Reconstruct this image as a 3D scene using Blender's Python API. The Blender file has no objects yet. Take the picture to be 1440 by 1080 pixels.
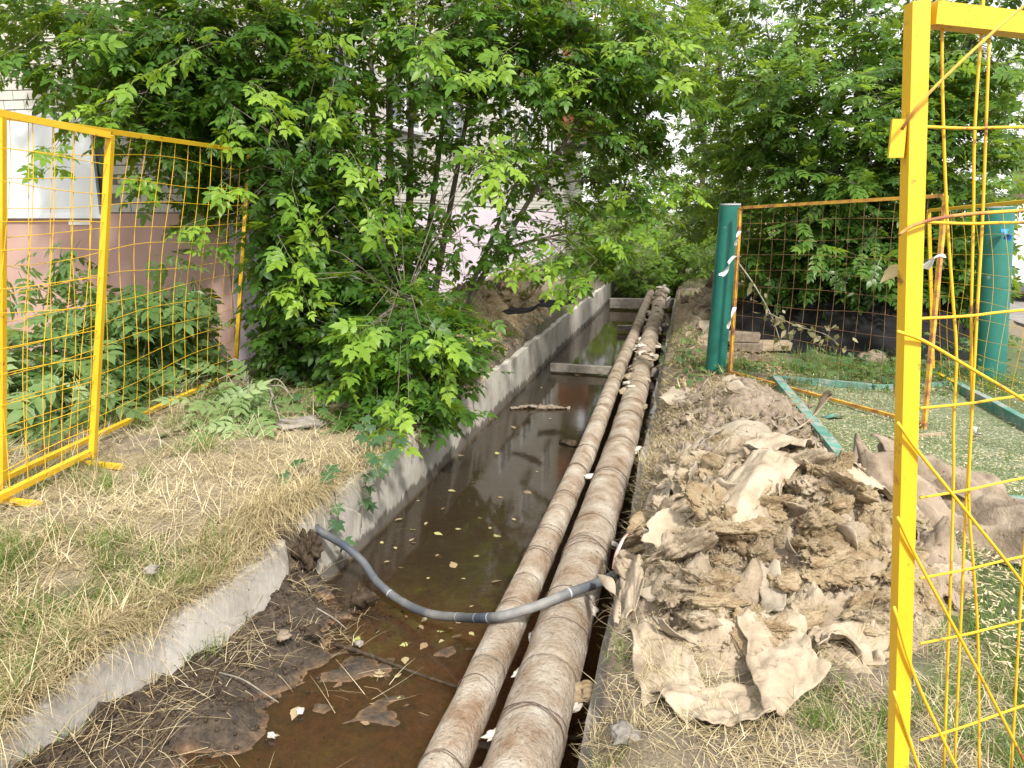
import bpy, math, random
import numpy as np
from mathutils import Vector, Matrix
PI = math.pi
rng = np.random.default_rng(7); random.seed(7)
sc = bpy.context.scene; COL = sc.collection

# ------------------------------------------------------------------ camera
FOC = 1088.0                                   # focal length in pixels of a 1440 wide picture
TH = math.atan(245/1088); PSI = math.atan(255/1088*math.cos(TH))
CAM = np.array([0, 0, 1.6])
Fv = np.array([-math.sin(PSI)*math.cos(TH), math.cos(PSI)*math.cos(TH), -math.sin(TH)])
Rv = np.array([math.cos(PSI), math.sin(PSI), 0.0]); Uv = np.cross(Rv, Fv)
cd = bpy.data.cameras.new('camera'); cam = bpy.data.objects.new('camera', cd); COL.objects.link(cam)
cd.sensor_width = 36; cd.lens = FOC/1440*36; cd.clip_start = 0.05; cd.clip_end = 1500
cam.location = CAM; cam.rotation_euler = (PI/2-TH, 0, PSI)
sc.camera = cam
# ------------------------------------------------------------------ sky, sun, exposure
SUN_DIR = Vector((0.50, -0.78, 0.95)).normalized()       # towards the sun
w = bpy.data.worlds.new('World'); sc.world = w; w.use_nodes = True
nt = w.node_tree; nt.nodes.clear()
sky = nt.nodes.new('ShaderNodeTexSky'); sky.sky_type = 'NISHITA'; sky.sun_disc = False
sky.sun_elevation = math.asin(SUN_DIR.z); sky.sun_rotation = math.atan2(SUN_DIR.x, SUN_DIR.y)
sky.dust_density = 4.0; sky.air_density = 1.0
veil = nt.nodes.new('ShaderNodeMix'); veil.data_type = 'RGBA'; veil.inputs[0].default_value = 0.72
veil.inputs[7].default_value = (10.2, 10.0, 9.7, 1)         # thin bright cloud over the blue
bg = nt.nodes.new('ShaderNodeBackground'); bg.inputs[1].default_value = 0.125
wo = nt.nodes.new('ShaderNodeOutputWorld')
nt.links.new(sky.outputs[0], veil.inputs[6]); nt.links.new(veil.outputs[2], bg.inputs[0]); nt.links.new(bg.outputs[0], wo.inputs[0])
sd = bpy.data.lights.new('sun', 'SUN'); sd.energy = 4.2; sd.angle = math.radians(5); sd.color = (1, 0.95, 0.87)
so = bpy.data.objects.new('sun', sd); COL.objects.link(so)
so.rotation_euler = SUN_DIR.to_track_quat('Z', 'Y').to_euler(); so.location = (5, -5, 20)
sc.view_settings.view_transform = 'Standard'; sc.view_settings.look = 'None'
sc.view_settings.exposure = 0.68; sc.view_settings.gamma = 1
sc.render.engine = 'CYCLES'
cy = sc.cycles; cy.max_bounces = 7; cy.diffuse_bounces = 3; cy.glossy_bounces = 3; cy.transmission_bounces = 4; cy.transparent_max_bounces = 8
cy.use_denoising = True; cy.caustics_reflective = False; cy.caustics_refractive = False

# ------------------------------------------------------------------ helpers
def ray(x, y): return Fv*FOC + Rv*(x-720) + Uv*(540-y)
def gz(x, y, z=0.0):
    d = ray(x, y); return CAM + d*((z-CAM[2])/d[2])
def gy(x, y, Y):
    d = ray(x, y); return CAM + d*(Y/d[1])
def gx(x, y, X):
    d = ray(x, y); return CAM + d*(X/d[0])
def proj(P):
    v = np.asarray(P)-CAM; k = v@Fv
    return 720+FOC*(v@Rv)/k, 540-FOC*(v@Uv)/k, k
def sm(a, b, x):
    t = np.clip((np.asarray(x, float)-a)/(b-a), 0, 1); return t*t*(3-2*t)
def _hash(ix, iy, iz, seed):
    h = (ix.astype(np.int64)*374761393 + iy.astype(np.int64)*668265263 + iz.astype(np.int64)*1274126177 + seed*974634221) & 0xffffffff
    h = ((h ^ (h >> 13))*1274126177) & 0xffffffff
    h = ((h ^ (h >> 16))*2246822519) & 0xffffffff
    return ((h ^ (h >> 15)) & 0xffffff)/float(0xffffff)
def vn(x, y, z=0.0, seed=0):
    x, y, z = np.broadcast_arrays(np.asarray(x, float), np.asarray(y, float), np.asarray(z, float))
    ix, iy, iz = np.floor(x), np.floor(y), np.floor(z); fx, fy, fz = x-ix, y-iy, z-iz
    fx, fy, fz = [t*t*(3-2*t) for t in (fx, fy, fz)]
    r = 0
    for a in (0, 1):
        for b in (0, 1):
            for c in (0, 1):
                r = r + _hash(ix+a, iy+b, iz+c, seed)*(fx if a else 1-fx)*(fy if b else 1-fy)*(fz if c else 1-fz)
    return r*2-1
def fbm(x, y, z=0.0, seed=0, o=4, g=0.5):
    r = 0; a = 1.0; s = 1.0
    for i in range(o):
        r = r + a*vn(np.asarray(x)*s, np.asarray(y)*s, np.asarray(z)*s, seed+i*17); a *= g; s *= 2.03
    return r
def nrm(v): return v/np.maximum(np.linalg.norm(v, axis=-1, keepdims=True), 1e-9)

def mesh(name, V, Fc, mats=(), smooth=False, tint=None, cols=None, mi=None):
    me = bpy.data.meshes.new(name)
    V = np.asarray(V, np.float32)
    if isinstance(Fc, np.ndarray):
        n, k = Fc.shape
        me.vertices.add(len(V)); me.vertices.foreach_set('co', V.ravel())
        me.loops.add(n*k); me.loops.foreach_set('vertex_index', Fc.astype(np.int32).ravel())
        me.polygons.add(n); me.polygons.foreach_set('loop_start', np.arange(0, n*k, k, dtype=np.int32))
        me.update(calc_edges=True)
    else:
        me.from_pydata([tuple(map(float, v)) for v in V], [], [tuple(int(i) for i in f) for f in Fc]); me.update()
    for m in (mats if isinstance(mats, (list, tuple)) else [mats]): me.materials.append(m)
    if smooth: me.polygons.foreach_set('use_smooth', np.ones(len(me.polygons), bool))
    if tint is not None:
        a = me.attributes.new('tint', 'FLOAT', 'POINT'); a.data.foreach_set('value', np.asarray(tint, np.float32))
    if cols is not None:
        a = me.attributes.new('mask', 'FLOAT_COLOR', 'POINT'); a.data.foreach_set('color', np.asarray(cols, np.float32).ravel())
    if mi is not None: me.polygons.foreach_set('material_index', np.asarray(mi, np.int32))
    return me
def tag(o, label=None, cat=None, group=None, kind=None):
    if label: o['label'] = label
    if cat: o['category'] = cat
    if group: o['group'] = group
    if kind: o['kind'] = kind
    return o
def obj(name, me, parent=None, loc=None, rot=None, label=None, cat=None, group=None, kind=None):
    o = bpy.data.objects.new(name, me); COL.objects.link(o)
    if parent is not None: o.parent = parent
    if loc is not None: o.location = tuple(map(float, loc))
    if rot is not None: o.rotation_euler = rot
    return tag(o, label, cat, group, kind)
def thing(name, label, cat, loc=(0, 0, 0), group=None):
    return obj(name, None, None, loc, None, label, cat, group)

class MB:
    def __init__(s): s.V = []; s.F = []; s.n = 0
    def add(s, V, Fc):
        V = np.asarray(V, float); s.V.append(V); s.F += [tuple(int(i)+s.n for i in f) for f in Fc]; s.n += len(V); return s
    def box(s, lo, hi, M=None):
        (a, b, c), (d, e, f) = lo, hi
        V = np.array([(a, b, c), (d, b, c), (d, e, c), (a, e, c), (a, b, f), (d, b, f), (d, e, f), (a, e, f)], float)
        if M is not None: V = V@np.asarray(M)[:3, :3].T+np.asarray(M)[:3, 3]
        return s.add(V, [(0, 3, 2, 1), (4, 5, 6, 7), (0, 1, 5, 4), (1, 2, 6, 5), (2, 3, 7, 6), (3, 0, 4, 7)])
    def tube(s, P, r, k=6, cap=True, up=None, phase=0.0):
        V, Fc = tube(P, r, k, cap, up, phase); return s.add(V, Fc)
    def mesh(s, name, mat, smooth=False, org=None):
        V = np.concatenate(s.V)
        if org is not None: V = V-np.asarray(org, float)
        return mesh(name, V, s.F, mat, smooth)
    def obj(s, name, mat, parent=None, smooth=False, org=None, **kw):
        o = obj(name, s.mesh(name, mat, smooth, org), parent, **kw)
        if org is not None and parent is None: o.location = tuple(map(float, org))
        return o
def tube(P, r, k=6, cap=True, up=None, phase=0.0):
    P = np.asarray(P, float); n = len(P); r = np.broadcast_to(np.asarray(r, float), (n,))
    T = nrm(np.gradient(P, axis=0))
    u = np.array([0, 0, 1.0]) if up is None else np.asarray(up, float)
    if abs(T[0]@u) > 0.9: u = np.array([1.0, 0, 0])
    N = []; a = u
    for t in T:
        a = a-t*(a@t); a = a/max(np.linalg.norm(a), 1e-9); N.append(a)
    N = np.array(N); B = np.cross(T, N)
    ang = np.arange(k)*2*PI/k+phase
    V = (P[:, None]+r[:, None, None]*(N[:, None]*np.cos(ang)[None, :, None]+B[:, None]*np.sin(ang)[None, :, None])).reshape(-1, 3)
    Fc = [(i*k+j, i*k+(j+1) % k, (i+1)*k+(j+1) % k, (i+1)*k+j) for i in range(n-1) for j in range(k)]
    if cap: Fc += [tuple(range(k-1, -1, -1)), tuple((n-1)*k+j for j in range(k))]
    return V, Fc
def bez(pts, n=12):
    """smooth curve through points (Catmull-Rom)"""
    P = np.asarray(pts, float); P = np.vstack([2*P[0]-P[1], P, 2*P[-1]-P[-2]]); out = []
    for i in range(1, len(P)-2):
        t = np.linspace(0, 1, n, endpoint=False)[:, None]
        p0, p1, p2, p3 = P[i-1:i+3]
        out.append(0.5*((2*p1)+(-p0+p2)*t+(2*p0-5*p1+4*p2-p3)*t*t+(-p0+3*p1-3*p2+p3)*t**3))
    return np.vstack(out+[P[-2][None]])

# ------------------------------------------------------------------ materials
def nodes(name):
    m = bpy.data.materials.new(name); m.use_nodes = True; t = m.node_tree
    b = t.nodes['Principled BSDF']; return m, t, b
def N(t, kind, **kw):
    n = t.nodes.new(kind)
    for k, v in kw.items(): setattr(n, k, v)
    return n
def noise(t, scale, detail=6, rough=0.6, stretch=None, coord='pos', dist=0.0, seed=0.0):
    if coord == 'pos': src = N(t, 'ShaderNodeNewGeometry').outputs['Position']
    else: src = N(t, 'ShaderNodeTexCoord').outputs['Object']
    mp = N(t, 'ShaderNodeMapping'); t.links.new(src, mp.inputs[0])
    mp.inputs['Scale'].default_value = stretch or (1, 1, 1); mp.inputs['Location'].default_value = (seed, seed*.7, seed*.3)
    n = N(t, 'ShaderNodeTexNoise'); n.inputs['Scale'].default_value = scale; n.inputs['Detail'].default_value = detail
    n.inputs['Roughness'].default_value = rough; n.inputs['Distortion'].default_value = dist
    t.links.new(mp.outputs[0], n.inputs['Vector']); return n.outputs['Fac']
def ramp(t, fac, stops, interp='LINEAR'):
    r = N(t, 'ShaderNodeValToRGB'); t.links.new(fac, r.inputs[0]); e = r.color_ramp.elements; r.color_ramp.interpolation = interp
    while len(e) < len(stops): e.new(0.5)
    for i, (p, c) in enumerate(stops):
        e[i].position = p; e[i].color = tuple(c)+(1,) if not isinstance(c, (int, float)) else (c, c, c, 1)
    return r.outputs[0]
def mix(t, fac, a, b, mode='MIX'):
    m = N(t, 'ShaderNodeMix', data_type='RGBA', blend_type=mode)
    for s, v in ((m.inputs[0], fac), (m.inputs[6], a), (m.inputs[7], b)):
        if hasattr(v, 'is_output'): t.links.new(v, s)
        elif isinstance(v, (int, float)): s.default_value = v
        else: s.default_value = tuple(v)+(1,)
    return m.outputs[2]
def bump(t, b, h, strength=0.4, dist=0.01):
    n = N(t, 'ShaderNodeBump'); n.inputs['Strength'].default_value = strength; n.inputs['Distance'].default_value = dist
    t.links.new(h, n.inputs['Height']); t.links.new(n.outputs[0], b.inputs['Normal']); return n
def simple(name, stops, scale=6, rough=0.8, bs=0.4, bscale=40, bdist=0.006, stretch=None, coord='pos', spec=0.3, metal=0.0, speck=None, detail=7):
    m, t, b = nodes(name)
    c = ramp(t, noise(t, scale, detail, 0.62, stretch, coord), stops)
    if speck:
        c = mix(t, ramp(t, noise(t, speck[0], 4, 0.6, None, coord, seed=3.1), [(speck[1], 0.0), (speck[1]+0.08, 1.0)]), c, speck[2])
    t.links.new(c, b.inputs['Base Color']); b.inputs['Roughness'].default_value = rough
    b.inputs['Specular IOR Level'].default_value = spec; b.inputs['Metallic'].default_value = metal
    if bs: bump(t, b, noise(t, bscale, 5, 0.65, stretch, coord, seed=1.7), bs, bdist)
    return m
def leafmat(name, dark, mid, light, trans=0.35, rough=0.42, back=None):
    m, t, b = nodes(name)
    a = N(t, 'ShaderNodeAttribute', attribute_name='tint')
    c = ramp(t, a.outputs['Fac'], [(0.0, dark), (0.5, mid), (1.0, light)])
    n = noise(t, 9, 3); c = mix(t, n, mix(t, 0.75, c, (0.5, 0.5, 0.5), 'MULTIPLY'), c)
    if back is not None:
        g = N(t, 'ShaderNodeNewGeometry'); c2 = mix(t, 0.6, c, back)
        c = mix(t, g.outputs['Backfacing'], c, c2)
    t.links.new(c, b.inputs['Base Color']); b.inputs['Roughness'].default_value = rough; b.inputs['Specular IOR Level'].default_value = 0.35
    tr = N(t, 'ShaderNodeBsdfTranslucent'); hs = mix(t, 0.55, c, (0.36, 0.50, 0.03)); t.links.new(hs, tr.inputs[0])
    ms = N(t, 'ShaderNodeMixShader'); ms.inputs[0].default_value = trans
    t.links.new(b.outputs[0], ms.inputs[1]); t.links.new(tr.outputs[0], ms.inputs[2])
    t.links.new(ms.outputs[0], t.nodes['Material Output'].inputs[0]); return m
def flat(name, col, rough=0.6, **kw):
    c2 = tuple(min(1, v*1.15) for v in col); c1 = tuple(v*0.82 for v in col)
    return simple(name, [(0.3, c1), (0.7, c2)], rough=rough, **kw)

M = {}
M['leaf_maple'] = leafmat('leaf_maple', (0.046, 0.120, 0.020), (0.110, 0.250, 0.030), (0.34, 0.53, 0.055), 0.50)
M['leaf_ash'] = leafmat('leaf_ash', (0.060, 0.14, 0.032), (0.13, 0.265, 0.050), (0.30, 0.47, 0.075), 0.50, 0.36)
M['leaf_far'] = leafmat('leaf_far', (0.11, 0.21, 0.038), (0.20, 0.36, 0.055), (0.36, 0.52, 0.085), 0.5)
M['leaf_creeper'] = leafmat('leaf_creeper', (0.03, 0.085, 0.035), (0.06, 0.14, 0.05), (0.16, 0.26, 0.07), 0.3)
M['leaf_cut'] = leafmat('leaf_cut', (0.06, 0.13, 0.032), (0.16, 0.26, 0.085), (0.42, 0.52, 0.26), 0.3, 0.42)
M['leaf_dry'] = leafmat('leaf_dry', (0.17, 0.16, 0.08), (0.30, 0.27, 0.15), (0.45, 0.40, 0.26), 0.25, 0.7)
M['leaf_fallen'] = leafmat('leaf_fallen', (0.24, 0.15, 0.08), (0.46, 0.37, 0.22), (0.44, 0.46, 0.14), 0.15, 0.6)
M['grass'] = leafmat('grass', (0.055, 0.12, 0.015), (0.12, 0.21, 0.035), (0.24, 0.31, 0.07), 0.35, 0.5)
M['straw'] = leafmat('straw', (0.21, 0.145, 0.07), (0.56, 0.45, 0.25), (0.82, 0.72, 0.49), 0.15, 0.6)
M['fibre'] = leafmat('fibre', (0.24, 0.165, 0.09), (0.43, 0.335, 0.21), (0.60, 0.52, 0.38), 0.3, 0.8)
M['bark'] = simple('bark', [(0.3, (0.085, 0.070, 0.055)), (0.7, (0.21, 0.18, 0.145))], 14, 0.9, 0.6, 60, stretch=(1, 1, 0.25))
M['bark_pale'] = simple('bark_pale', [(0.3, (0.16, 0.14, 0.11)), (0.7, (0.30, 0.27, 0.22))], 20, 0.85)
M['concrete'] = None
M['mortar'] = simple('mortar', [(0.3, (0.10, 0.095, 0.088)), (0.7, (0.19, 0.18, 0.165))], 20, 0.95)
M['brick'] = simple('brick', [(0.25, (0.37, 0.355, 0.325)), (0.75, (0.50, 0.485, 0.45))], 3.2, 0.9, 0.35, 70, 0.004)
M['plinth_pink'] = simple('plinth_pink', [(0.25, (0.33, 0.215, 0.185)), (0.75, (0.42, 0.285, 0.25))], 2.0, 0.85, 0.3, 60, 0.004)
M['plinth_lilac'] = simple('plinth_lilac', [(0.25, (0.60, 0.51, 0.60)), (0.75, (0.68, 0.59, 0.67))], 1.5, 0.85, 0.3, 60, 0.004)
M['panel_white'] = simple('panel_white', [(0.25, (0.62, 0.66, 0.72)), (0.75, (0.72, 0.75, 0.79))], 1.6, 0.55, 0.1, 40, 0.002)
M['steel_grey'] = flat('steel_grey', (0.35, 0.36, 0.37), 0.5)
M['rust_metal'] = simple('rust_metal', [(0.3, (0.16, 0.06, 0.03)), (0.7, (0.30, 0.12, 0.06))], 20, 0.85)
M['frame_white'] = flat('frame_white', (0.72, 0.72, 0.72), 0.5)
M['yellow'] = None
M['green_paint'] = simple('green_paint', [(0.3, (0.010, 0.105, 0.085)), (0.7, (0.018, 0.16, 0.125))], 3, 0.42, 0.2, 30, 0.003, speck=(14, 0.66, (0.20, 0.21, 0.19)), spec=0.5)
M['green_board'] = simple('green_board', [(0.3, (0.05, 0.17, 0.13)), (0.7, (0.16, 0.30, 0.25))], 5, 0.7, 0.4, 40, stretch=(1, 1, 1), speck=(9, 0.50, (0.25, 0.27, 0.245)))
M['hose'] = simple('hose', [(0.34, (0.04, 0.055, 0.085)), (0.48, (0.085, 0.09, 0.098)), (0.70, (0.24, 0.23, 0.215))], 2.6, 0.6, 0.25, 60, 0.003)
M['wire_dark'] = simple('wire_dark', [(0.3, (0.07, 0.05, 0.04)), (0.7, (0.17, 0.12, 0.09))], 30, 0.8, 0)
M['jacket'] = simple('jacket', [(0.25, (0.17, 0.10, 0.06)), (0.37, (0.25, 0.175, 0.115)), (0.45, (0.315, 0.25, 0.185)), (0.54, (0.37, 0.31, 0.245)), (0.68, (0.49, 0.44, 0.37))], 6.5, 0.95, 1.0, 42, 0.03, speck=(38, 0.615, (0.18, 0.125, 0.085)), detail=10)
M['plaster'] = simple('plaster', [(0.3, (0.38, 0.34, 0.29)), (0.7, (0.56, 0.52, 0.46))], 18, 0.95, 0.7, 60)
M['wool'] = simple('wool', [(0.25, (0.19, 0.125, 0.065)), (0.42, (0.34, 0.25, 0.15)), (0.58, (0.44, 0.35, 0.23)), (0.78, (0.55, 0.465, 0.34))], 9, 1.0, 1.0, 80, 0.02, stretch=(1, 1, 2.2), spec=0.1, detail=9)
M['wool_grey'] = simple('wool_grey', [(0.25, (0.17, 0.13, 0.09)), (0.5, (0.31, 0.25, 0.18)), (0.78, (0.47, 0.405, 0.31))], 9, 1.0, 1.0, 38, 0.015, spec=0.1, detail=9)
M['sheet'] = simple('sheet', [(0.26, (0.20, 0.155, 0.11)), (0.44, (0.32, 0.26, 0.185)), (0.72, (0.44, 0.375, 0.285))], 7, 0.9, 0.7, 45, 0.008, speck=(30, 0.62, (0.20, 0.155, 0.11)), detail=10)
M['sheet_grey'] = simple('sheet_grey', [(0.28, (0.19, 0.155, 0.115)), (0.72, (0.37, 0.32, 0.25))], 6, 0.9, 0.6, 40, 0.006, speck=(34, 0.66, (0.17, 0.135, 0.10)), detail=9)
M['felt'] = simple('felt', [(0.28, (0.14, 0.105, 0.075)), (0.5, (0.24, 0.19, 0.14)), (0.74, (0.36, 0.30, 0.23))], 5, 0.95, 0.9, 30, 0.012, speck=(26, 0.62, (0.10, 0.075, 0.05)), detail=10)
M['tarp'] = simple('tarp', [(0.3, (0.005, 0.005, 0.006)), (0.7, (0.014, 0.014, 0.015))], 4, 0.75, 0.5, 14, 0.02, stretch=(0.5, 0.5, 3), spec=0.15)
M['stone'] = simple('stone', [(0.3, (0.14, 0.125, 0.105)), (0.7, (0.27, 0.245, 0.215))], 14, 0.95, 0.6, 40)
M['clod'] = simple('clod', [(0.3, (0.022, 0.016, 0.011)), (0.7, (0.085, 0.062, 0.042))], 24, 0.9, 0.8, 60, spec=0.15)
M['clod_dry'] = simple('clod_dry', [(0.3, (0.13, 0.10, 0.075)), (0.7, (0.27, 0.22, 0.17))], 24, 0.95, 0.8, 60)
M['wood'] = simple('wood', [(0.3, (0.20, 0.15, 0.10)), (0.7, (0.40, 0.32, 0.23))], 8, 0.85, 0.5, 30, stretch=(1, 8, 8))
M['cloth'] = flat('cloth', (0.72, 0.72, 0.72), 0.9)
M['tape'] = simple('tape', [(0.40, (0.66, 0.55, 0.52)), (0.55, (0.60, 0.33, 0.28))], 9, 0.5, 0.2, 30)
M['blue_cloth'] = flat('blue_cloth', (0.03, 0.20, 0.62), 0.7)
M['red'] = flat('red', (0.55, 0.03, 0.03), 0.5)
M['glass'] = flat('glass', (0.05, 0.065, 0.08), 0.06, bs=0, spec=0.8)
M['car_paint'] = flat('car_paint', (0.62, 0.64, 0.66), 0.3, bs=0, spec=0.6)
M['rubber'] = flat('rubber', (0.02, 0.02, 0.021), 0.8)
M['brown_brick'] = simple('brown_brick', [(0.3, (0.30, 0.20, 0.15)), (0.7, (0.42, 0.30, 0.24))], 3, 0.9)
M['asphalt'] = simple('asphalt', [(0.3, (0.16, 0.155, 0.15)), (0.7, (0.27, 0.26, 0.245))], 5, 0.95)
M['plastic_clear'] = flat('plastic_clear', (0.30, 0.33, 0.34), 0.15, bs=0, spec=0.7)
def yellow_mat():
    m, t, b = nodes('yellow')
    c = ramp(t, noise(t, 4, 5), [(0.3, (0.62, 0.37, 0.015)), (0.7, (0.70, 0.45, 0.028))])
    c = mix(t, ramp(t, noise(t, 16, 7, 0.72, seed=5), [(0.60, 0.0), (0.68, 1.0)]), c, (0.26, 0.10, 0.03))
    t.links.new(c, b.inputs['Base Color']); b.inputs['Roughness'].default_value = 0.42; b.inputs['Specular IOR Level'].default_value = 0.45
    bump(t, b, noise(t, 60, 4), 0.2, 0.002); return m
M['yellow'] = yellow_mat()
def rusty_yellow():
    m, t, b = nodes('rusty_yellow')
    c = ramp(t, noise(t, 11, 7, 0.7, seed=2), [(0.40, (0.60, 0.36, 0.03)), (0.52, (0.45, 0.22, 0.05)), (0.62, (0.22, 0.09, 0.04))])
    t.links.new(c, b.inputs['Base Color']); b.inputs['Roughness'].default_value = 0.7; return m
M['rusty_yellow'] = rusty_yellow()
M['rust_wire'] = simple('rust_wire', [(0.35, (0.09, 0.05, 0.03)), (0.6, (0.24, 0.13, 0.06)), (0.75, (0.50, 0.33, 0.06))], 9, 0.8, 0)
def concrete_mat():
    m, t, b = nodes('concrete')
    c = ramp(t, noise(t, 3.0, 8, 0.65), [(0.28, (0.27, 0.245, 0.215)), (0.5, (0.40, 0.375, 0.335)), (0.75, (0.50, 0.475, 0.435))])
    st = ramp(t, noise(t, 9, 5, 0.6, (1, 1, 0.05), seed=4), [(0.52, 0.0), (0.70, 1.0)])
    c = mix(t, mix(t, 0.80, st, (0, 0, 0)), c, (0.13, 0.11, 0.09))
    c = mix(t, ramp(t, noise(t, 45, 3, seed=8), [(0.66, 0.0), (0.72, 0.8)]), c, (0.12, 0.10, 0.085))
    # a band of wet dark silt left by the water, with a ragged upper edge
    g = N(t, 'ShaderNodeNewGeometry'); s = N(t, 'ShaderNodeSeparateXYZ'); t.links.new(g.outputs['Position'], s.inputs[0])
    ad = N(t, 'ShaderNodeMath', operation='MULTIPLY_ADD'); t.links.new(noise(t, 7, 5, 0.7, (1, 1, 0.25), seed=9), ad.inputs[0]); ad.inputs[1].default_value = -0.30; t.links.new(s.outputs['Z'], ad.inputs[2])
    wet = ramp(t, ad.outputs[0], [(0.0, 1.0), (1.0, 0.0)])
    mr = N(t, 'ShaderNodeMapRange'); t.links.new(ad.outputs[0], mr.inputs[0]); mr.inputs[1].default_value = -0.60; mr.inputs[2].default_value = -0.57; mr.inputs[3].default_value = 0.85; mr.inputs[4].default_value = 0.0
    c = mix(t, mr.outputs[0], c, (0.075, 0.06, 0.046))
    t.links.new(c, b.inputs['Base Color']); b.inputs['Roughness'].default_value = 0.9
    bump(t, b, noise(t, 20, 7, 0.7, (1, 1, 0.25)), 0.6, 0.012); return m
M['concrete'] = concrete_mat()
def ground_mat():
    m, t, b = nodes('ground')
    a = N(t, 'ShaderNodeAttribute', attribute_name='mask'); s = N(t, 'ShaderNodeSeparateColor'); t.links.new(a.outputs['Color'], s.inputs[0])
    n1 = noise(t, 2.2, 8, 0.65); n2 = noise(t, 26, 7, 0.7, seed=2); n3 = noise(t, 120, 4, 0.7, seed=6)
    soil = ramp(t, n2, [(0.3, (0.11, 0.084, 0.062)), (0.7, (0.235, 0.19, 0.145))])
    straw = ramp(t, n3, [(0.32, (0.12, 0.09, 0.055)), (0.5, (0.26, 0.21, 0.13)), (0.68, (0.46, 0.39, 0.26))])
    green = ramp(t, n3, [(0.35, (0.05, 0.075, 0.025)), (0.65, (0.14, 0.18, 0.07))])
    mud = ramp(t, n2, [(0.3, (0.020, 0.015, 0.011)), (0.5, (0.052, 0.038, 0.026)), (0.75, (0.13, 0.095, 0.062))])
    c = mix(t, s.outputs[0], soil, straw); c = mix(t, s.outputs[1], c, green); c = mix(t, s.outputs[2], c, mud); c = mix(t, a.outputs['Alpha'], c, ramp(t, n2, [(0.3, (0.13, 0.068, 0.030)), (0.5, (0.30, 0.165, 0.075)), (0.7, (0.46, 0.27, 0.13))]))
    t.links.new(c, b.inputs['Base Color'])
    rr = N(t, 'ShaderNodeMapRange'); t.links.new(s.outputs[2], rr.inputs[0]); rr.inputs[3].default_value = 0.95; rr.inputs[4].default_value = 0.5
    t.links.new(rr.outputs[0], b.inputs['Roughness'])
    bump(t, b, noise(t, 55, 6, 0.75, seed=7), 0.8, 0.02); return m
M['ground'] = ground_mat()
def turf_mat():
    m, t, b = nodes('turf')
    c = ramp(t, noise(t, 70, 5, 0.7), [(0.36, (0.055, 0.085, 0.035)), (0.52, (0.14, 0.165, 0.085)), (0.60, (0.40, 0.38, 0.27)), (0.7, (0.58, 0.56, 0.44))])
    c = mix(t, ramp(t, noise(t, 2.2, 4), [(0.4, 0.0), (0.7, 0.6)]), c, (0.085, 0.12, 0.04))
    t.links.new(c, b.inputs['Base Color']); b.inputs['Roughness'].default_value = 0.95
    bump(t, b, noise(t, 90, 5), 0.8, 0.01); return m
def water_mat():
    m, t, b = nodes('water'); t.nodes.remove(b)
    fr = N(t, 'ShaderNodeFresnel'); fr.inputs[0].default_value = 1.50
    nb = N(t, 'ShaderNodeBump'); nb.inputs['Strength'].default_value = 0.05; nb.inputs['Distance'].default_value = 0.01
    t.links.new(noise(t, 5, 3), nb.inputs['Height'])
    gl = N(t, 'ShaderNodeBsdfGlossy'); gl.inputs['Roughness'].default_value = 0.06; t.links.new(nb.outputs[0], gl.inputs['Normal']); t.links.new(nb.outputs[0], fr.inputs['Normal'])
    tr = N(t, 'ShaderNodeBsdfTransparent'); tr.inputs[0].default_value = (0.90, 0.70, 0.46, 1)
    df = N(t, 'ShaderNodeBsdfDiffuse'); df.inputs[0].default_value = (0.105, 0.078, 0.050, 1)
    m1 = N(t, 'ShaderNodeMixShader'); m1.inputs[0].default_value = 0.20; t.links.new(tr.outputs[0], m1.inputs[1]); t.links.new(df.outputs[0], m1.inputs[2])
    m2 = N(t, 'ShaderNodeMixShader'); t.links.new(fr.outputs[0], m2.inputs[0]); t.links.new(m1.outputs[0], m2.inputs[1]); t.links.new(gl.outputs[0], m2.inputs[2])
    t.links.new(m2.outputs[0], t.nodes['Material Output'].inputs[0]); return m
def brickwall_mat():
    m, t, b = nodes('brick_wall_far')
    g = N(t, 'ShaderNodeNewGeometry'); s = N(t, 'ShaderNodeSeparateXYZ'); t.links.new(g.outputs['Position'], s.inputs[0])
    ad = N(t, 'ShaderNodeMath', operation='ADD'); t.links.new(s.outputs[0], ad.inputs[0]); t.links.new(s.outputs[1], ad.inputs[1])
    cb = N(t, 'ShaderNodeCombineXYZ'); t.links.new(ad.outputs[0], cb.inputs[0]); t.links.new(s.outputs[2], cb.inputs[1])
    bt = N(t, 'ShaderNodeTexBrick'); t.links.new(cb.outputs[0], bt.inputs['Vector'])
    bt.inputs['Color1'].default_value = (0.52, 0.505, 0.47, 1); bt.inputs['Color2'].default_value = (0.60, 0.585, 0.55, 1); bt.inputs['Mortar'].default_value = (0.27, 0.255, 0.24, 1)
    bt.inputs['Scale'].default_value = 1; bt.inputs['Mortar Size'].default_value = 0.009; bt.inputs['Brick Width'].default_value = 0.26; bt.inputs['Row Height'].default_value = 0.098
    c = mix(t, noise(t, 1.5, 6), bt.outputs[0], mix(t, 1.0, bt.outputs[0], (0.8, 0.78, 0.76), 'MULTIPLY'))
    t.links.new(c, b.inputs['Base Color']); b.inputs['Roughness'].default_value = 0.9
    bp = bump(t, b, bt.outputs['Fac'], 0.6, 0.01); bp.invert = True; return m
M['turf'] = turf_mat(); M['water'] = water_mat(); M['brick_wall_far'] = brickwall_mat()

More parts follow.
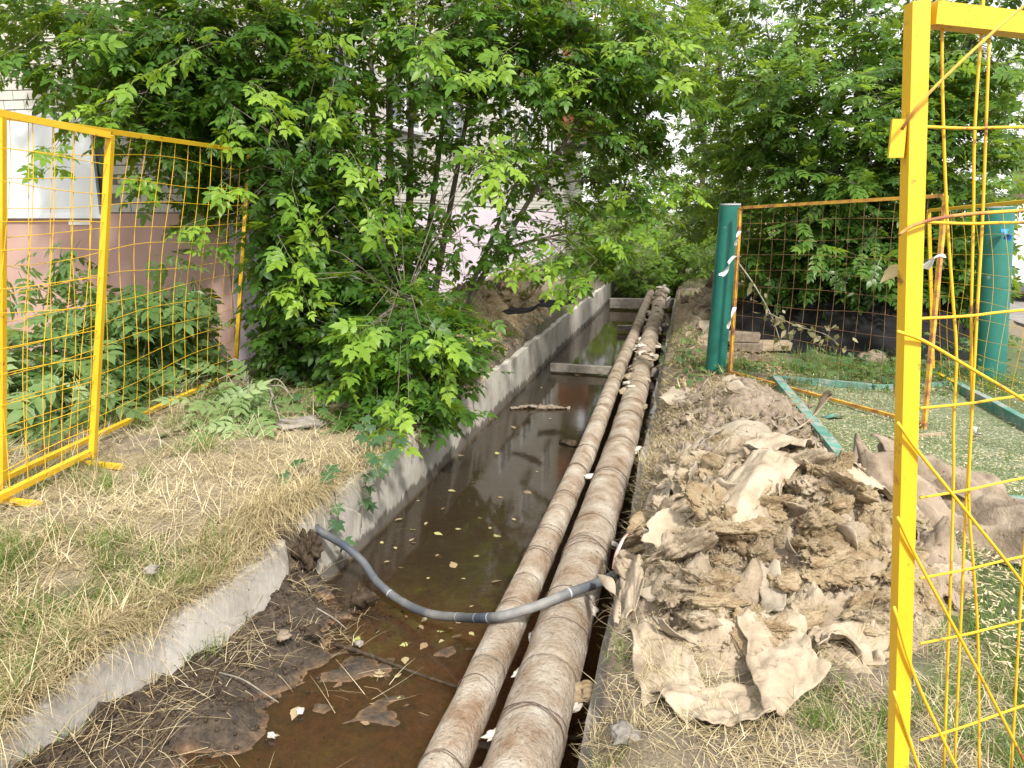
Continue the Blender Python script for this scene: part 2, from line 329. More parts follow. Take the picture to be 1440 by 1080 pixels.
# ------------------------------------------------------------------ ground with the trench
def xl(y):
    y = np.asarray(y, float)
    return np.where(y > 3.6, -1.97+0.011*(np.minimum(y, 22)-4), np.interp(y, [1.0, 1.9, 3.6], [-2.40, -2.27, -2.03]))
XR = -0.275; WATER = -0.5; YEND = 19.5
def bank(x, y):
    x = np.asarray(x, float); y = np.asarray(y, float)
    d = np.maximum(xl(y)-x, 0)
    z = 0.03*fbm(x*0.9, y*0.9, 0, 1, 4)+0.022*fbm(x*3.3, y*3.3, 0, 3, 3)+0.014*fbm(x*8, y*8, 0, 5, 3)
    left = x < -1.2
    z = z+np.where(left, -0.17*(1-sm(2.6, 3.9, y)*0.86)*np.exp(-(d/0.38)**2)*(1+0.5*fbm(x*4, y*4, 0, 12, 3)), -0.16*np.exp(-(np.maximum(x-XR, 0)/0.13)**2)*(1+0.6*fbm(x*2, y*2.5, 0, 14, 3)))
    m = np.exp(-((x+2.75)/0.55)**2)*sm(6.8, 9.0, y)*(1-sm(13, 17, y))
    z = z+np.where(left, m*(0.46+0.20*fbm(x*2.2, y*1.6, 0, 9, 4)), 0)
    return z
def floor(x, y):
    t = np.maximum(x-xl(y), 0)
    fr = 1-sm(3.30, 3.72, y+0.10*fbm(x*3, y*3, 0, 31, 2))
    z = -0.64+fr*0.115+fr*(0.13*np.exp(-(t/0.42)**2)*(1+0.4*fbm(x*5, y*5, 0, 33, 3)))+fr*0.040*fbm(x*4, y*4, 0, 35, 4)+fr*0.026*fbm(x*13, y*13, 0, 39, 3)+0.02*fbm(x*3, y*3, 0, 36, 3)
    z = z+0.40*np.exp(-((y-3.60)/0.15)**2-(t/0.11)**2)*(1+0.4*fbm(x*9, y*9, 0, 44, 2))
    z = z+sm(12.5, 17.5, y)*0.115+0.03*sm(12, 14, y)*fbm(x*5, y*3, 0, 38, 3)
    return z
def gh(x, y):
    x = np.asarray(x, float); y = np.asarray(y, float)
    inside = (x > xl(y)) & (x < XR) & (y < YEND)
    return np.where(inside, floor(x, y), bank(x, y))
us = np.unique(np.concatenate([-6-np.geomspace(0.2, 260, 34), np.arange(-6, -2.3, 0.06), np.arange(-2.3, -2.04, 0.026), [-2.03, -1.98, -1.95], np.arange(-1.92, -0.3, 0.04), [-0.262, -0.235, -0.21], np.arange(-0.18, 3.6, 0.055), 3.6+np.geomspace(0.1, 260, 36)]))
ys = np.unique(np.concatenate([[-60, -20, -8, -3, -1, 0, 0.6], np.arange(1, 7, 0.045), np.arange(7, 19.3, 0.11), [19.45, 19.55], 19.7+np.geomspace(0.15, 500, 46)]))
UU, YY = np.meshgrid(us, ys)
wgt = sm(-5, -2.4, UU)*(1-sm(-1.7, -0.9, UU))
XX = UU+wgt*(xl(YY)+1.95)
ins = (UU > -2.0) & (UU < -0.25) & (YY < 19.5)
ZZ = np.where(ins, floor(XX, YY), bank(XX, YY))
# masks: straw, green, mud
n_big = fbm(XX*0.8, YY*0.8, 0, 51, 4); n_mid = fbm(XX*3.1, YY*3.1, 0, 53, 3)
straw = np.where(XX < -1.5, (1-sm(5.6, 6.8, YY+0.5*n_big))*sm(-0.7, 0.1, n_mid+0.55), 0.75*(1-sm(0.15, 0.9, XX))*sm(-0.6, 0.3, n_mid))
green = np.where(XX < -1.5, 0.75*sm(0.15, 0.6, n_big+0.2*n_mid)*(XX < -2.1), sm(0.55, 1.1, XX+0.4*n_mid)*0.85)
green = np.maximum(green, sm(5.5, 7, YY)*0.6*sm(-0.2, 0.4, n_mid)); green = np.maximum(green, sm(17, 21, YY)*0.9)
far_pave = sm(3.6, 4.4, XX)*0.9; green = green*(1-far_pave); straw = np.maximum(straw*(1-far_pave), far_pave*0.6)
mudm = ins.astype(float)*(1-0.45*sm(12, 14, YY))
mudm = np.maximum(mudm, np.where((XX < -1.5) & ~ins, 0.75*(1-sm(0.05, 0.38, xl(YY)-XX+0.10*n_mid))*(1-0.5*sm(3, 5, YY)), 0))
mudm = np.maximum(mudm, np.where((XX < -1.5) & (YY > 6.4) & (YY < 9), 0.6*sm(-0.1, 0.3, n_mid)*np.exp(-((XX+2.4)/0.5)**2), 0))
silt = ins*sm(-0.485, -0.52, ZZ)*(1-sm(3.5, 4.4, YY))
cols = np.stack([straw, green, mudm, silt], -1).reshape(-1, 4)
ny, nx = UU.shape
idx = np.arange(ny*nx).reshape(ny, nx)
Fq = np.stack([idx[:-1, :-1], idx[:-1, 1:], idx[1:, 1:], idx[1:, :-1]], -1).reshape(-1, 4)
obj('ground', mesh('ground', np.stack([XX, YY, ZZ], -1).reshape(-1, 3), Fq, M['ground'], True, cols=cols), kind='structure')
wx = np.linspace(0, 1, 8); wy = np.linspace(1.0, 19.6, 60)
WV = np.array([(xl(y)+0.02+(XR+0.12-xl(y)-0.02)*a, y, WATER) for y in wy for a in wx])
WF = np.array([(j*8+i, j*8+i+1, (j+1)*8+i+1, (j+1)*8+i) for j in range(59) for i in range(7)])
obj('water', mesh('water', WV, WF, M['water'], True), kind='structure')
# concrete trench walls, slab by slab
def slab(pts, z0f, z1f, thick, seed, nz=7, round_end=False):
    """pts: line of the visible face (x,y); the slab goes thick to the left of it"""
    P = bez(pts, 10); n = len(P); V = []
    for i, (x, y) in enumerate(P):
        for k in range(nz):
            f = k/(nz-1); z = z0f+(z1f(i/(n-1))-z0f)*f
            V.append((x+0.006*float(fbm(y*3, z*4, 0, seed, 3)), y, z))
    V = np.array(V); B = V.copy(); B[:, 0] -= np.sign(thick)*abs(thick); m = len(V)
    q = lambda i, k: i*nz+k
    Fc = []
    for i in range(n-1):
        for k in range(nz-1):
            a = (q(i, k), q(i+1, k), q(i+1, k+1), q(i, k+1)); Fc += [a, tuple(m+j for j in a[::-1])]
        Fc += [(q(i, nz-1), q(i+1, nz-1), m+q(i+1, nz-1), m+q(i, nz-1)), (q(i+1, 0), q(i, 0), m+q(i, 0), m+q(i+1, 0))]
    for k in range(nz-1):
        Fc += [(q(0, k), q(0, k+1), m+q(0, k+1), m+q(0, k)), (q(n-1, k+1), q(n-1, k), m+q(n-1, k), m+q(n-1, k+1))]
    return np.vstack([V, B]), Fc
wl = thing('retaining_wall', 'long pale concrete wall along the left side of the flooded trench', 'wall', (-1.97, 4, -0.7))
cuts = [3.62, 6.25, 8.35, 11.3, 14.2, 17.0, 19.6]
for i in range(6):
    y0, y1 = cuts[i]+0.008, cuts[i+1]-0.008
    off = 0.010*(i % 2)
    V, Fc = slab([(float(xl(y))-off, y) for y in np.linspace(y0, y1, 6)], -0.75, lambda f, i=i: -0.055+0.012*math.sin(f*9+i*2)+0.008*math.sin(f*31+i), 0.16, 60+i)
    obj('slab', mesh('slab', V-np.array([-1.97, 4, -0.7]), Fc, M['concrete'], False), wl)
wb = thing('broken_wall', 'broken leaning concrete wall slabs in the left foreground under dry grass', 'wall', (-2.1, 2.6, -0.7))
o3 = np.array([-2.1, 2.6, -0.7])
V, Fc = slab([(-2.145, 2.63), (-2.10, 2.85), (-2.05, 3.2), (-2.02, 3.42), (-2.06, 3.52)], -0.75, lambda f: -0.185+0.075*f-0.20*max(0, (f-0.88)/0.12)**2.2, 0.15, 71)
V[:, 0] += 0.10*(V[:, 2]+0.15)*-0.5
obj('slab', mesh('slab', V-o3, Fc, M['concrete'], False), wb)
V, Fc = slab([(-2.33, 1.2), (-2.28, 1.6), (-2.235, 2.1), (-2.17, 2.63)], -0.75, lambda f: -0.235+0.075*f+0.01*math.sin(f*17), 0.15, 73)
V[:, 0] += 0.05*(V[:, 2]+0.15)
obj('slab', mesh('slab', V-o3, Fc, M['concrete'], False), wb)
wr = thing('retaining_wall', 'low concrete wall along the right side of the trench, mostly buried in soil', 'wall', (XR, 4, -0.7))
for i, (y0, y1) in enumerate([(1.2, 3.0), (3.01, 5.9), (5.92, 9), (9.02, 13), (13.02, 19.6)]):
    V, Fc = slab([(XR-0.01+0.01*math.sin(y*2), y) for y in np.linspace(y0, y1, 6)], -0.75, lambda f, i=i: -0.22+0.03*math.sin(f*8+i), -0.09, 80+i)
    obj('slab', mesh('slab', V-np.array([XR, 4, -0.7]), Fc, M['stone'], False), wr)
V, Fc = [], []
mb = MB(); mb.box((-2.1, 19.55, -0.75), (-0.1, 19.75, -0.06)); mb.obj('trench_end_wall', M['concrete'], label='concrete end of the trench under the far bushes', cat='wall', org=(-1.1, 19.65, -0.75))
# concrete beams lying across the trench
for (a, b, zc, th_, lab) in [((-1.74, 9.9), (-0.28, 9.8), -0.43, 0.11, 'dirty concrete beam across the trench nearest the camera'),
                             ((-1.2, 13.5), (-0.25, 13.6), -0.42, 0.12, 'short dark concrete beam across the trench between the two others'),
                             ((-1.66, 16.7), (-0.3, 16.9), -0.36, 0.22, 'pale concrete beam across the far end of the trench')]:
    a3 = np.array([a[0], a[1], zc]); b3 = np.array([b[0], b[1], zc+0.01]); P = np.linspace(a3, b3, 9)
    V, Fc = tube(P, th_*0.62, 4, True, phase=PI/4); V = V+0.008*np.stack([fbm(V[:, 0]*9, V[:, 1]*9, V[:, 2]*9, s, 2) for s in (3, 4, 5)], -1)
    obj('concrete_beam', mesh('concrete_beam', V-a3, Fc, M['stone']), loc=a3, label=lab, cat='beam', group='beams across the trench')

# ------------------------------------------------------------------ the two pipes
def pipe(xc, zc, r, lab, seed, seglen, yend):
    t = thing('heating_pipe', lab, 'pipe', (xc, 1.0, zc)); R0 = np.random.default_rng(seed)
    y = 0.9; org = np.array([xc, 1.0, zc]); i = 0
    cx = lambda y: xc+0.006*math.sin(y*0.9+seed)-0.0105*max(0, y-6)
    while y < yend:
        L = seglen*R0.uniform(0.75, 1.3); n = max(6, int(L/0.045)); k = 22
        yy = np.linspace(y-0.012, y+L, n); rr = r*(1+R0.uniform(-0.010, 0.012))
        ang = np.arange(k)*2*PI/k
        A, Yg = np.meshgrid(ang, yy)
        rad = rr*(1+0.035*fbm(np.cos(A)*2+seed, Yg*3.5, np.sin(A)*2, seed, 4)+0.02*(np.abs(vn(Yg*9, A*2, 0, seed+3))-0.5))
        rad[0] *= 1.010; rad[-1] *= 0.993
        cxs = np.array([cx(v) for v in yy])[:, None]
        V = np.stack([cxs+rad*np.cos(A)-org[0], Yg-org[1], rad*np.sin(A)], -1).reshape(-1, 3)
        Fc = [(a*k+b, a*k+(b+1) % k, (a+1)*k+(b+1) % k, (a+1)*k+b)[::-1] for a in range(n-1) for b in range(k)]
        Fc += [tuple(range(k)), tuple((n-1)*k+b for b in range(k))[::-1]]
        obj('jacket', mesh('jacket', V, Fc, M['jacket'], True), t)
        y += L
    # tie wires round the jacket
    y = 1.9
    while y < min(yend, 13):
        for q in range(R0.integers(1, 4)):
            y1 = y+R0.normal(0, 0.02); tl = R0.normal(0, 0.03); a = np.linspace(0, 2*PI, 25)
            P = np.stack([cx(y1)+r*1.035*np.cos(a)-org[0], y1-org[1]+tl*np.cos(a+R0.uniform(0, 6))+0.004*np.sin(a*5), r*1.035*np.sin(a)], -1)
            V, Fc = tube(P, 0.0017, 4, False); obj('tie_wire', mesh('tie_wire', V, Fc, M['wire_dark'], True), t)
        y += R0.uniform(0.18, 0.75)*(1+y*0.04)
    return t, cx
pL, cxL = pipe(-0.737, -0.27, 0.080, 'thinner left one of the two old wrapped pipes in the trench', 3, 0.95, 19.3)
pR, cxR = pipe(-0.475, -0.255, 0.124, 'thicker right one of the two old wrapped pipes in the trench', 8, 1.0, 19.0)

# ------------------------------------------------------------------ generic shapes
def ico(sub=2):
    import bmesh
    bm = bmesh.new(); bmesh.ops.create_icosphere(bm, subdivisions=sub, radius=1); V = np.array([v.co[:] for v in bm.verts]); Fc = np.array([[v.index for v in f.verts] for f in bm.faces]); bm.free(); return V, Fc
ICO1, ICO2, ICO3, ICO4, ICO5 = ico(1), ico(2), ico(3), ico(4), ico(5)
def lump(base, size, seed, amp=0.35, freq=1.4, rot=None):
    V = base[0]; d = 1+amp*fbm(V[:, 0]*freq+seed*3.1, V[:, 1]*freq, V[:, 2]*freq, seed, 3)
    V = V*d[:, None]*np.asarray(size)
    if rot is not None: V = V@np.array(Matrix.Rotation(rot, 3, 'Z')).T
    return V
def scatter(bv, bf, mats, locs):
    """mats (N,3,3) with the axes as columns, base verts bv -> one big mesh"""
    V = np.einsum('nij,vj->nvi', mats, bv)+locs[:, None]
    n, v = len(locs), len(bv)
    Fc = (bf[None]+(np.arange(n)*v)[:, None, None]).reshape(-1, bf.shape[1])
    return V.reshape(-1, 3), Fc
def frames(a, n):
    a = nrm(a); b = nrm(np.cross(n, a)); n = np.cross(a, b); return np.stack([a, b, n], -1)

# ------------------------------------------------------------------ leaves
def leaflet(L, W, hi=False, tooth=0.0, fold=0.25, droop=0.22):
    if hi:
        xs = [0.0, 0.13, 0.30, 0.36, 0.55, 0.60, 0.80]; ws = [0.0, 0.62, 1.0, 0.84, 0.80+tooth*0.3, 0.58, 0.26+tooth*0.15]
        mid = [(0, 0)]+[(x, 0) for x in xs[1:]]+[(1, 0)]
        V = [(x*L, 0, -droop*L*x*x) for x, _ in mid]
        nm = len(mid)
        for s in (1, -1):
            for x, w_ in zip(xs[1:], ws[1:]): V.append(((x+0.04)*L, s*w_*W, -droop*L*x*x+fold*w_*W*0.6-0.12*W*w_**2))
        Fc = []; k = len(xs)-1
        for si, s in enumerate((1, -1)):
            o = nm+si*k
            tr = [(0, 1, o)]
            for i in range(k-1): tr += [(i+1, i+2, o+i+1), (i+1, o+i+1, o+i)]
            tr += [(k, nm-1, o+k-1)]
            Fc += tr if s == 1 else [t_[::-1] for t_ in tr]
        return np.array(V), np.array(Fc)
    V = [(0, 0, 0), (0.5*L, 0, -droop*L*0.25), (L, 0, -droop*L)]
    for s in (1, -1): V += [(0.24*L, s*W*0.85, fold*W*0.5), ((0.58+tooth*0.08)*L, s*W*0.82, fold*W*0.5-droop*L*0.36)]
    return np.array(V), np.array([(0, 1, 3), (3, 1, 4), (4, 1, 2), (0, 5, 1), (5, 6, 1), (6, 2, 1)])
def compound(spec, hi, tooth, rach, drop=0.15):
    """spec: (position on the axis, side, angle, length, width)"""
    Vs, Fs, n = [], [], 0
    for (px, side, ang, L, W) in spec:
        V, Fc = leaflet(L, W, hi, tooth); a = side*ang
        c, s_ = math.cos(a), math.sin(a); V = V@np.array([[c, -s_, 0], [s_, c, 0], [0, 0, 1]]).T
        V = V+np.array([px, 0, -drop*px*px]); Vs.append(V); Fs.append(Fc+n); n += len(V)
    P = np.array([(x, 0, -drop*x*x) for x in np.linspace(0, rach, 3)]); wd = 0.008
    V = np.vstack([P+[0, wd, 0], P-[0, wd, 0]]); Vs.append(V); Fs.append(np.array([(0, 3, 4), (0, 4, 1), (1, 4, 5), (1, 5, 2)])+n)
    return np.vstack(Vs), np.vstack(Fs)
MAPLE = [(0.60, 1, 0.0, 0.44, 0.115), (0.55, 1, 0.95, 0.34, 0.085), (0.55, -1, 0.95, 0.34, 0.085), (0.34, 1, 1.05, 0.32, 0.085), (0.34, -1, 1.05, 0.32, 0.085)]
ASH = [(0.74, 1, 0, 0.30, 0.075)]+[(p, s, 0.85, l, 0.07) for p, l in ((0.68, 0.28), (0.50, 0.29), (0.32, 0.25)) for s in (1, -1)]
CREEP = [(0.40, s, a, l, wd) for s, a, l, wd in ((1, 0, 0.55, 0.115), (1, 0.85, 0.50, 0.105), (-1, 0.85, 0.50, 0.105), (1, 1.75, 0.38, 0.085), (-1, 1.75, 0.38, 0.085))]
LEAF = {'maple': (compound(MAPLE, False, 0.5, 0.6), compound(MAPLE, True, 0.6, 0.6)), 'ash': (compound(ASH, False, 0, 0.75), compound(ASH, True, 0, 0.75)),
        'creeper': (compound(CREEP, False, 0.5, 0.4), compound(CREEP, True, 0.6, 0.4)), 'single': (leaflet(1, 0.27), leaflet(1, 0.27, True))}
_hi = {}
def hi_leaf(kind, mat, b):
    k = (kind, mat.name, b)
    if k not in _hi:
        V, Fc = LEAF[kind][1]; _hi[k] = mesh('leaf', V, Fc, mat, False, tint=np.full(len(V), b/7+0.04))
    return _hi[k]
def spray_leaves(root, dr, L, R0, k=8, size=0.2, droop=0.35, young=None, spread=0.8, jit=0.3):
    """k leaves on each drooping twig; returns positions, axes, normals, sizes, tints"""
    n = len(root); t = np.linspace(0.22, 1.0, k)
    dr = nrm(dr); up = np.array([0, 0, 1.0])
    side = nrm(np.cross(dr, up)+1e-6)
    T = t[None, :, None]
    pos = root[:, None]+dr[:, None]*L[:, None, None]*T-up*(L[:, None, None]*0.35*droop*T**2)
    sg = np.where(np.arange(k) % 2 == 0, 1.0, -1.0); sg[-1] = 0
    ax = dr[:, None]*(0.55+0.5*(sg == 0))[None, :, None]+side[:, None]*(sg*spread)[None, :, None]-up*droop*R0.uniform(0.2, 1.7, (n, k, 1))+R0.normal(0, jit, (n, k, 3))
    nr = up+R0.normal(0, 0.38, (n, k, 3))+0.25*dr[:, None]
    sz = size*R0.uniform(0.65, 1.25, (n, k))*(1.0-0.15*(sg == 0))
    yv = R0.uniform(0, 1, n) if young is None else young
    tint = np.clip(yv[:, None]*(0.55+0.45*t[None])+R0.normal(0, 0.09, (n, k)), 0.0, 1.0)
    return pos.reshape(-1, 3), ax.reshape(-1, 3), nr.reshape(-1, 3), sz.ravel(), tint.ravel()
def limb(P, r0, r1, n=10):
    C = bez(P, n); return tube(C, np.linspace(r0, r1, len(C)), 7, True)
def tree(name, label, cat, base, stems, blobs, kind, mat, seed, size, k=8, heroes=(), clip=None, hi_n=300, twig=0.42, group=None, bark='bark', droop=0.35, bias=0.35, sub_r=0.016):
    """stems: list of (points, r0, r1); blobs: (centre, radii, number of twigs, youngness 0..1)"""
    R0 = np.random.default_rng(seed); base = np.asarray(base, float)
    t = thing(name, label, cat, base, group)
    allc = []
    for P, r0, r1 in stems:
        V, Fc = limb(P, r0, r1); obj('stem', mesh('stem', V-base, Fc, M[bark], True), t); allc.append(bez(P, 10))
    allc = np.vstack(allc); roots, dirs, Ls, ys_ = [], [], [], []
    tw = []; sl = MB()
    for (c, rad, num, yg) in blobs:
        c = np.asarray(c, float); rad = np.asarray(rad, float)*np.ones(3)
        d = np.linalg.norm((allc-c)*[1, 1, 1.0], axis=1)+0.9*np.maximum(allc[:, 2]-c[2]+0.1, 0); j = int(np.argmin(d)); s0 = allc[j]
        hub = c+R0.normal(0, 0.08, 3)
        midp = (s0+hub)/2+np.array([0, 0, 0.10*np.linalg.norm(hub-s0)])+R0.normal(0, 0.05, 3)
        V, Fc = limb([s0, midp, hub, hub+(hub-midp)*0.5*R0.uniform(0.4, 1)], sub_r, 0.004, 6); obj('branch', mesh('branch', V-base, Fc, M[bark], True), t)
        C = bez([s0, midp, hub], 8)
        u = nrm(R0.normal(0, 1, (num, 3))); rr = R0.uniform(0, 1, (num, 1))**bias
        # uneven outline: radius modulated by noise over direction
        rr = rr*(1+0.35*fbm(u[:, 0]*1.7+seed, u[:, 1]*1.7+c[0], u[:, 2]*1.7, seed, 2))[:, None]
        p = c+u*rad*rr
        dh = u*np.array([1, 1, 0.45])+R0.normal(0, 0.35, (num, 3))+np.array([0, 0, 0.12])
        if clip is not None:
            ok = clip(p); p, dh, rr, u = p[ok], dh[ok], rr[ok], u[ok]
        L = twig*R0.uniform(0.6, 1.3, len(p))
        roots.append(p-nrm(dh)*L[:, None]*0.5); dirs.append(dh); Ls.append(L)
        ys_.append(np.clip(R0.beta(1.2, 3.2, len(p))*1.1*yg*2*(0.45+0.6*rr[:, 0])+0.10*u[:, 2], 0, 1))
        for q in range(0, len(p), 3):
            h = C[R0.integers(len(C)//2, len(C))]; tw.append(np.array([h, (h+roots[-1][q])/2+R0.normal(0, 0.03, 3)+[0, 0, 0.04], roots[-1][q]]))
    for (c, dv, L, yv) in heroes:
        roots.append(np.asarray(c, float)[None]); dirs.append(np.asarray(dv, float)[None]); Ls.append(np.array([L])); ys_.append(np.array([yv]))
        d = np.linalg.norm(allc-np.asarray(c), axis=1); s0 = allc[int(np.argmin(d))]
        if d.min() < 2.2: tw.append(np.array([s0, (s0+c)/2+[0, 0, 0.12], c]))
    roots, dirs, Ls, ys_ = np.vstack(roots), np.vstack(dirs), np.concatenate(Ls), np.concatenate(ys_)
    # twigs: thin strips of three-sided tube
    tb = MB()
    dn = nrm(dirs)
    Vt, Ft, cnt = [], [], 0
    ang = np.arange(3)*2*PI/3
    def addtube(P, r):
        nonlocal cnt
        P = np.asarray(P); d = nrm(P[-1]-P[0]); a = nrm(np.cross(d, [0.3, 0.2, 1.0])); b = np.cross(d, a)
        ring = a*np.cos(ang)[:, None]+b*np.sin(ang)[:, None]
        for i, p in enumerate(P): Vt.append(p+ring*r*(1-0.6*i/(len(P)-1)))
        for i in range(len(P)-1):
            for j in range(3): Ft.append((cnt+i*3+j, cnt+i*3+(j+1) % 3, cnt+(i+1)*3+(j+1) % 3, cnt+(i+1)*3+j))
        cnt += 3*len(P)
    for P in tw: addtube(P, 0.006)
    for i in range(len(roots)):
        addtube([roots[i], roots[i]+dn[i]*Ls[i]*0.5-np.array([0, 0, Ls[i]*0.0875*droop]), roots[i]+dn[i]*Ls[i]-np.array([0, 0, Ls[i]*0.35*droop])], 0.0032)
    obj('twigs', mesh('twigs', np.vstack(Vt)-base, np.array(Ft), M[bark]), t, kind='stuff')
    pos, ax, nr, sz, ti = spray_leaves(roots, dirs, Ls, R0, k, size, droop, ys_)
    if clip is not None:
        ok = clip(pos); pos, ax, nr, sz, ti = pos[ok], ax[ok], nr[ok], sz[ok], ti[ok]
    F3 = frames(ax, nr)
    x, y, dep = proj(pos); vis = (x > 0) & (x < 1440) & (y > 0) & (y < 1080) & (dep > 0.5)
    order = np.argsort(np.where(vis, dep, 1e6)); hi = order[:hi_n] if hi_n else np.array([], int)
    lo = np.setdiff1d(np.arange(len(pos)), hi)
    bv, bf = LEAF[kind][0]
    V, Fc = scatter(bv, bf, F3[lo]*sz[lo, None, None], pos[lo]-base)
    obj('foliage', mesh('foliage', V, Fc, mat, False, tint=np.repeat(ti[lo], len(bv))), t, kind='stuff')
    for i in hi:
        o = obj('leaf', hi_leaf(kind, mat, int(round(ti[i]*6.5))), t)
        m4 = Matrix(np.vstack([np.hstack([F3[i]*sz[i], (pos[i]-base)[:, None]]), [0, 0, 0, 1]]).tolist()); o.matrix_local = m4
    return t

# ------------------------------------------------------------------ brick building on the left
BX, BY, BF = -4.75, 7.35, 34.5                 # long side plane, end wall plane, far corner
bld = thing('brick_building', 'pale brick apartment building with painted plinth behind the left trees', 'building', (BX, BY, 0))
bo = np.array([BX, BY, 0])
mb = MB(); mb.box((BX-9, BY+0.02, 1.5), (BX-0.001, BF, 15)); mb.obj('wall', M['brick_wall_far'], bld, org=bo)
mb = MB(); mb.box((BX-9, BY-0.03, -0.1), (BX+0.033, BY+0.001, 1.56)); mb.obj('end_plinth', M['plinth_pink'], bld, org=bo, label='dusty pink painted plinth of the end wall')
mb = MB(); mb.box((BX-0.6, BY+0.003, -0.1), (BX+0.035, BF+0.04, 1.585)); mb.obj('side_plinth', M['plinth_lilac'], bld, org=bo, label='pale lilac painted plinth of the long wall')
mb = MB(); mb.box((BX-9, BY-0.001, 1.56), (BX-0.05, BY+0.03, 6.5)); mb.obj('mortar_bed', M['mortar'], bld, org=bo)
# the end wall is laid brick by brick where it shows
bw, bh = 0.25, 0.086; variants = []
for v in range(6):
    V = np.array([(x, y, z) for x in (0, bw) for y in (0, 0.02) for z in (0, bh)], float)
    V += np.random.default_rng(v).normal(0, 0.0018, V.shape); Fc = [(0, 1, 3, 2), (4, 6, 7, 5), (0, 4, 5, 1), (2, 3, 7, 6), (0, 2, 6, 4), (1, 5, 7, 3)]
    variants.append(mesh('brick', V, Fc, M['brick']))
nb = 0; rows = []
for r in range(24):
    z = 1.575+r*0.098
    for c in range(20):
        x = BX-0.30-c*0.262-(0.131 if r % 2 else 0)
        if x+bw > BX-0.02: continue
        px, py, _ = proj((x+0.12, BY, z)); 
        if px < -40 or py < -30: continue
        if 1.56 < z < 2.52 and x < -6.32+0.1 and x > -8.5: continue
        rows.append((px, x, z))
rows.sort(key=lambda q: q[0])
for (px, x, z) in rows[:300]:
    o = obj('brick', variants[nb % 6], bld, (x-BX, -0.013+rng.uniform(-0.002, 0.002), z)); nb += 1
mb = MB()
for (px, x, z) in rows[300:]: mb.box((x, BY-0.013, z), (x+bw, BY+0.004, z+bh))
if mb.n: mb.obj('brickwork', M['brick'], bld, org=bo, kind='stuff')
# windows and a balcony on the long side
for fl in range(4):
    for wi, wy in enumerate([9.2, 12.0, 14.8, 19.2, 22.0, 25.6]):
        z0 = 2.9+fl*2.85; 
        f = MB()
        for (a, b) in (((wy, z0), (wy+1.5, z0+0.07)), ((wy, z0+1.43), (wy+1.5, z0+1.5)), ((wy, z0+0.07), (wy+0.07, z0+1.43)), ((wy+1.43, z0+0.07), (wy+1.5, z0+1.43)), ((wy+0.72, z0+0.07), (wy+0.78, z0+1.43))):
            f.box((BX-0.02, a[0], a[1]), (BX+0.035, b[0], b[1]))
        wnd = f.obj('window', M['frame_white'], bld, org=bo)
        p = MB(); p.box((BX-0.01, wy+0.07, z0+0.07), (BX+0.012, wy+0.72, z0+1.43)); p.obj('pane', M['glass'], wnd, org=bo)
        p = MB(); p.box((BX-0.01, wy+0.78, z0+0.07), (BX+0.012, wy+1.43, z0+1.43)); p.obj('pane', M['glass'], wnd, org=bo)
        s = MB(); s.box((BX-0.02, wy-0.05, z0-0.05), (BX+0.12, wy+1.55, z0-0.002)); s.obj('sill', M['steel_grey'], wnd, org=bo)
for fl in range(3):
    z0 = 3.9+fl*2.85
    b = MB(); b.box((BX, 28.8, z0), (BX+1.15, 32.4, z0+0.14)); bal = b.obj('balcony', M['mortar'], bld, org=bo)
    b = MB(); b.box((BX+1.10, 28.8, z0+0.14), (BX+1.15, 32.4, z0+1.1)); b.box((BX+0.01, 28.8, z0+0.14), (BX+1.10, 28.85, z0+1.1)); b.box((BX+0.01, 32.35, z0+0.14), (BX+1.10, 32.4, z0+1.1)); b.obj('parapet', M['rust_metal'], bal, org=bo)
    b = MB(); b.box((BX+1.09, 28.8, z0+1.1), (BX+1.14, 28.86, z0+2.6)); b.box((BX+1.09, 30.6, z0+1.1), (BX+1.14, 30.66, z0+2.6)); b.box((BX+1.09, 32.34, z0+1.1), (BX+1.14, 32.4, z0+2.6)); b.obj('post', M['rust_metal'], bal, org=bo)
# white board on the end wall
wp = thing('white_board', 'large pale white board fixed to the end wall above the pink plinth', 'board', (-7.4, BY-0.05, 1.56))
mb = MB(); mb.box((-8.6, BY-0.075, 1.55), (-6.19, BY-0.035, 2.56)); mb.obj('panel', M['panel_white'], wp, org=(-7.4, BY-0.05, 1.56))
mb = MB(); mb.box((-8.62, BY-0.085, 2.56), (-6.17, BY-0.03, 2.60)); mb.box((-8.62, BY-0.085, 1.51), (-6.17, BY-0.03, 1.55)); mb.obj('trim', M['panel_white'], wp, org=(-7.4, BY-0.05, 1.56))
mb = MB(); mb.box((-6.62, BY-0.045, 1.44), (-6.35, BY-0.033, 1.49)); mb.obj('house_plate', M['frame_white'], label='small white strip on the pink plinth under the board', cat='sign', org=(-6.5, BY-0.04, 1.44))

# ------------------------------------------------------------------ trees
def pxr(x, y, Y, rpx, n, yg=0.35, sq=(1, 1, 1)):
    c = gy(x, y, Y); k = (c-CAM)@Fv; return (c, np.array(sq)*rpx*k/FOC, n, yg)
def clipL(p):
    ok = np.where(p[:, 0] < BX+0.0, p[:, 1] < BY-0.12, True) & ~((p[:, 0] < BX+0.15) & (p[:, 1] > BY-0.15))
    ok &= (p[:, 2] > bank(p[:, 0], p[:, 1])+0.04)
    x, y, d = proj(p)
    return ok
B0 = np.array([-3.25, 8.1, 0.0])
def st(px, py, Y, r0=0.06, bend=0.25, b=(0, 0), r1=0.012):
    e = gy(px, py, Y); s = B0+np.array([b[0], b[1], -0.05]); m = (s*0.5+e*0.5)+np.array([0, 0, bend]); m2 = s*0.82+e*0.18+np.array([0, 0, bend*0.9])
    return ([s, m2, m, e], r0, r1)
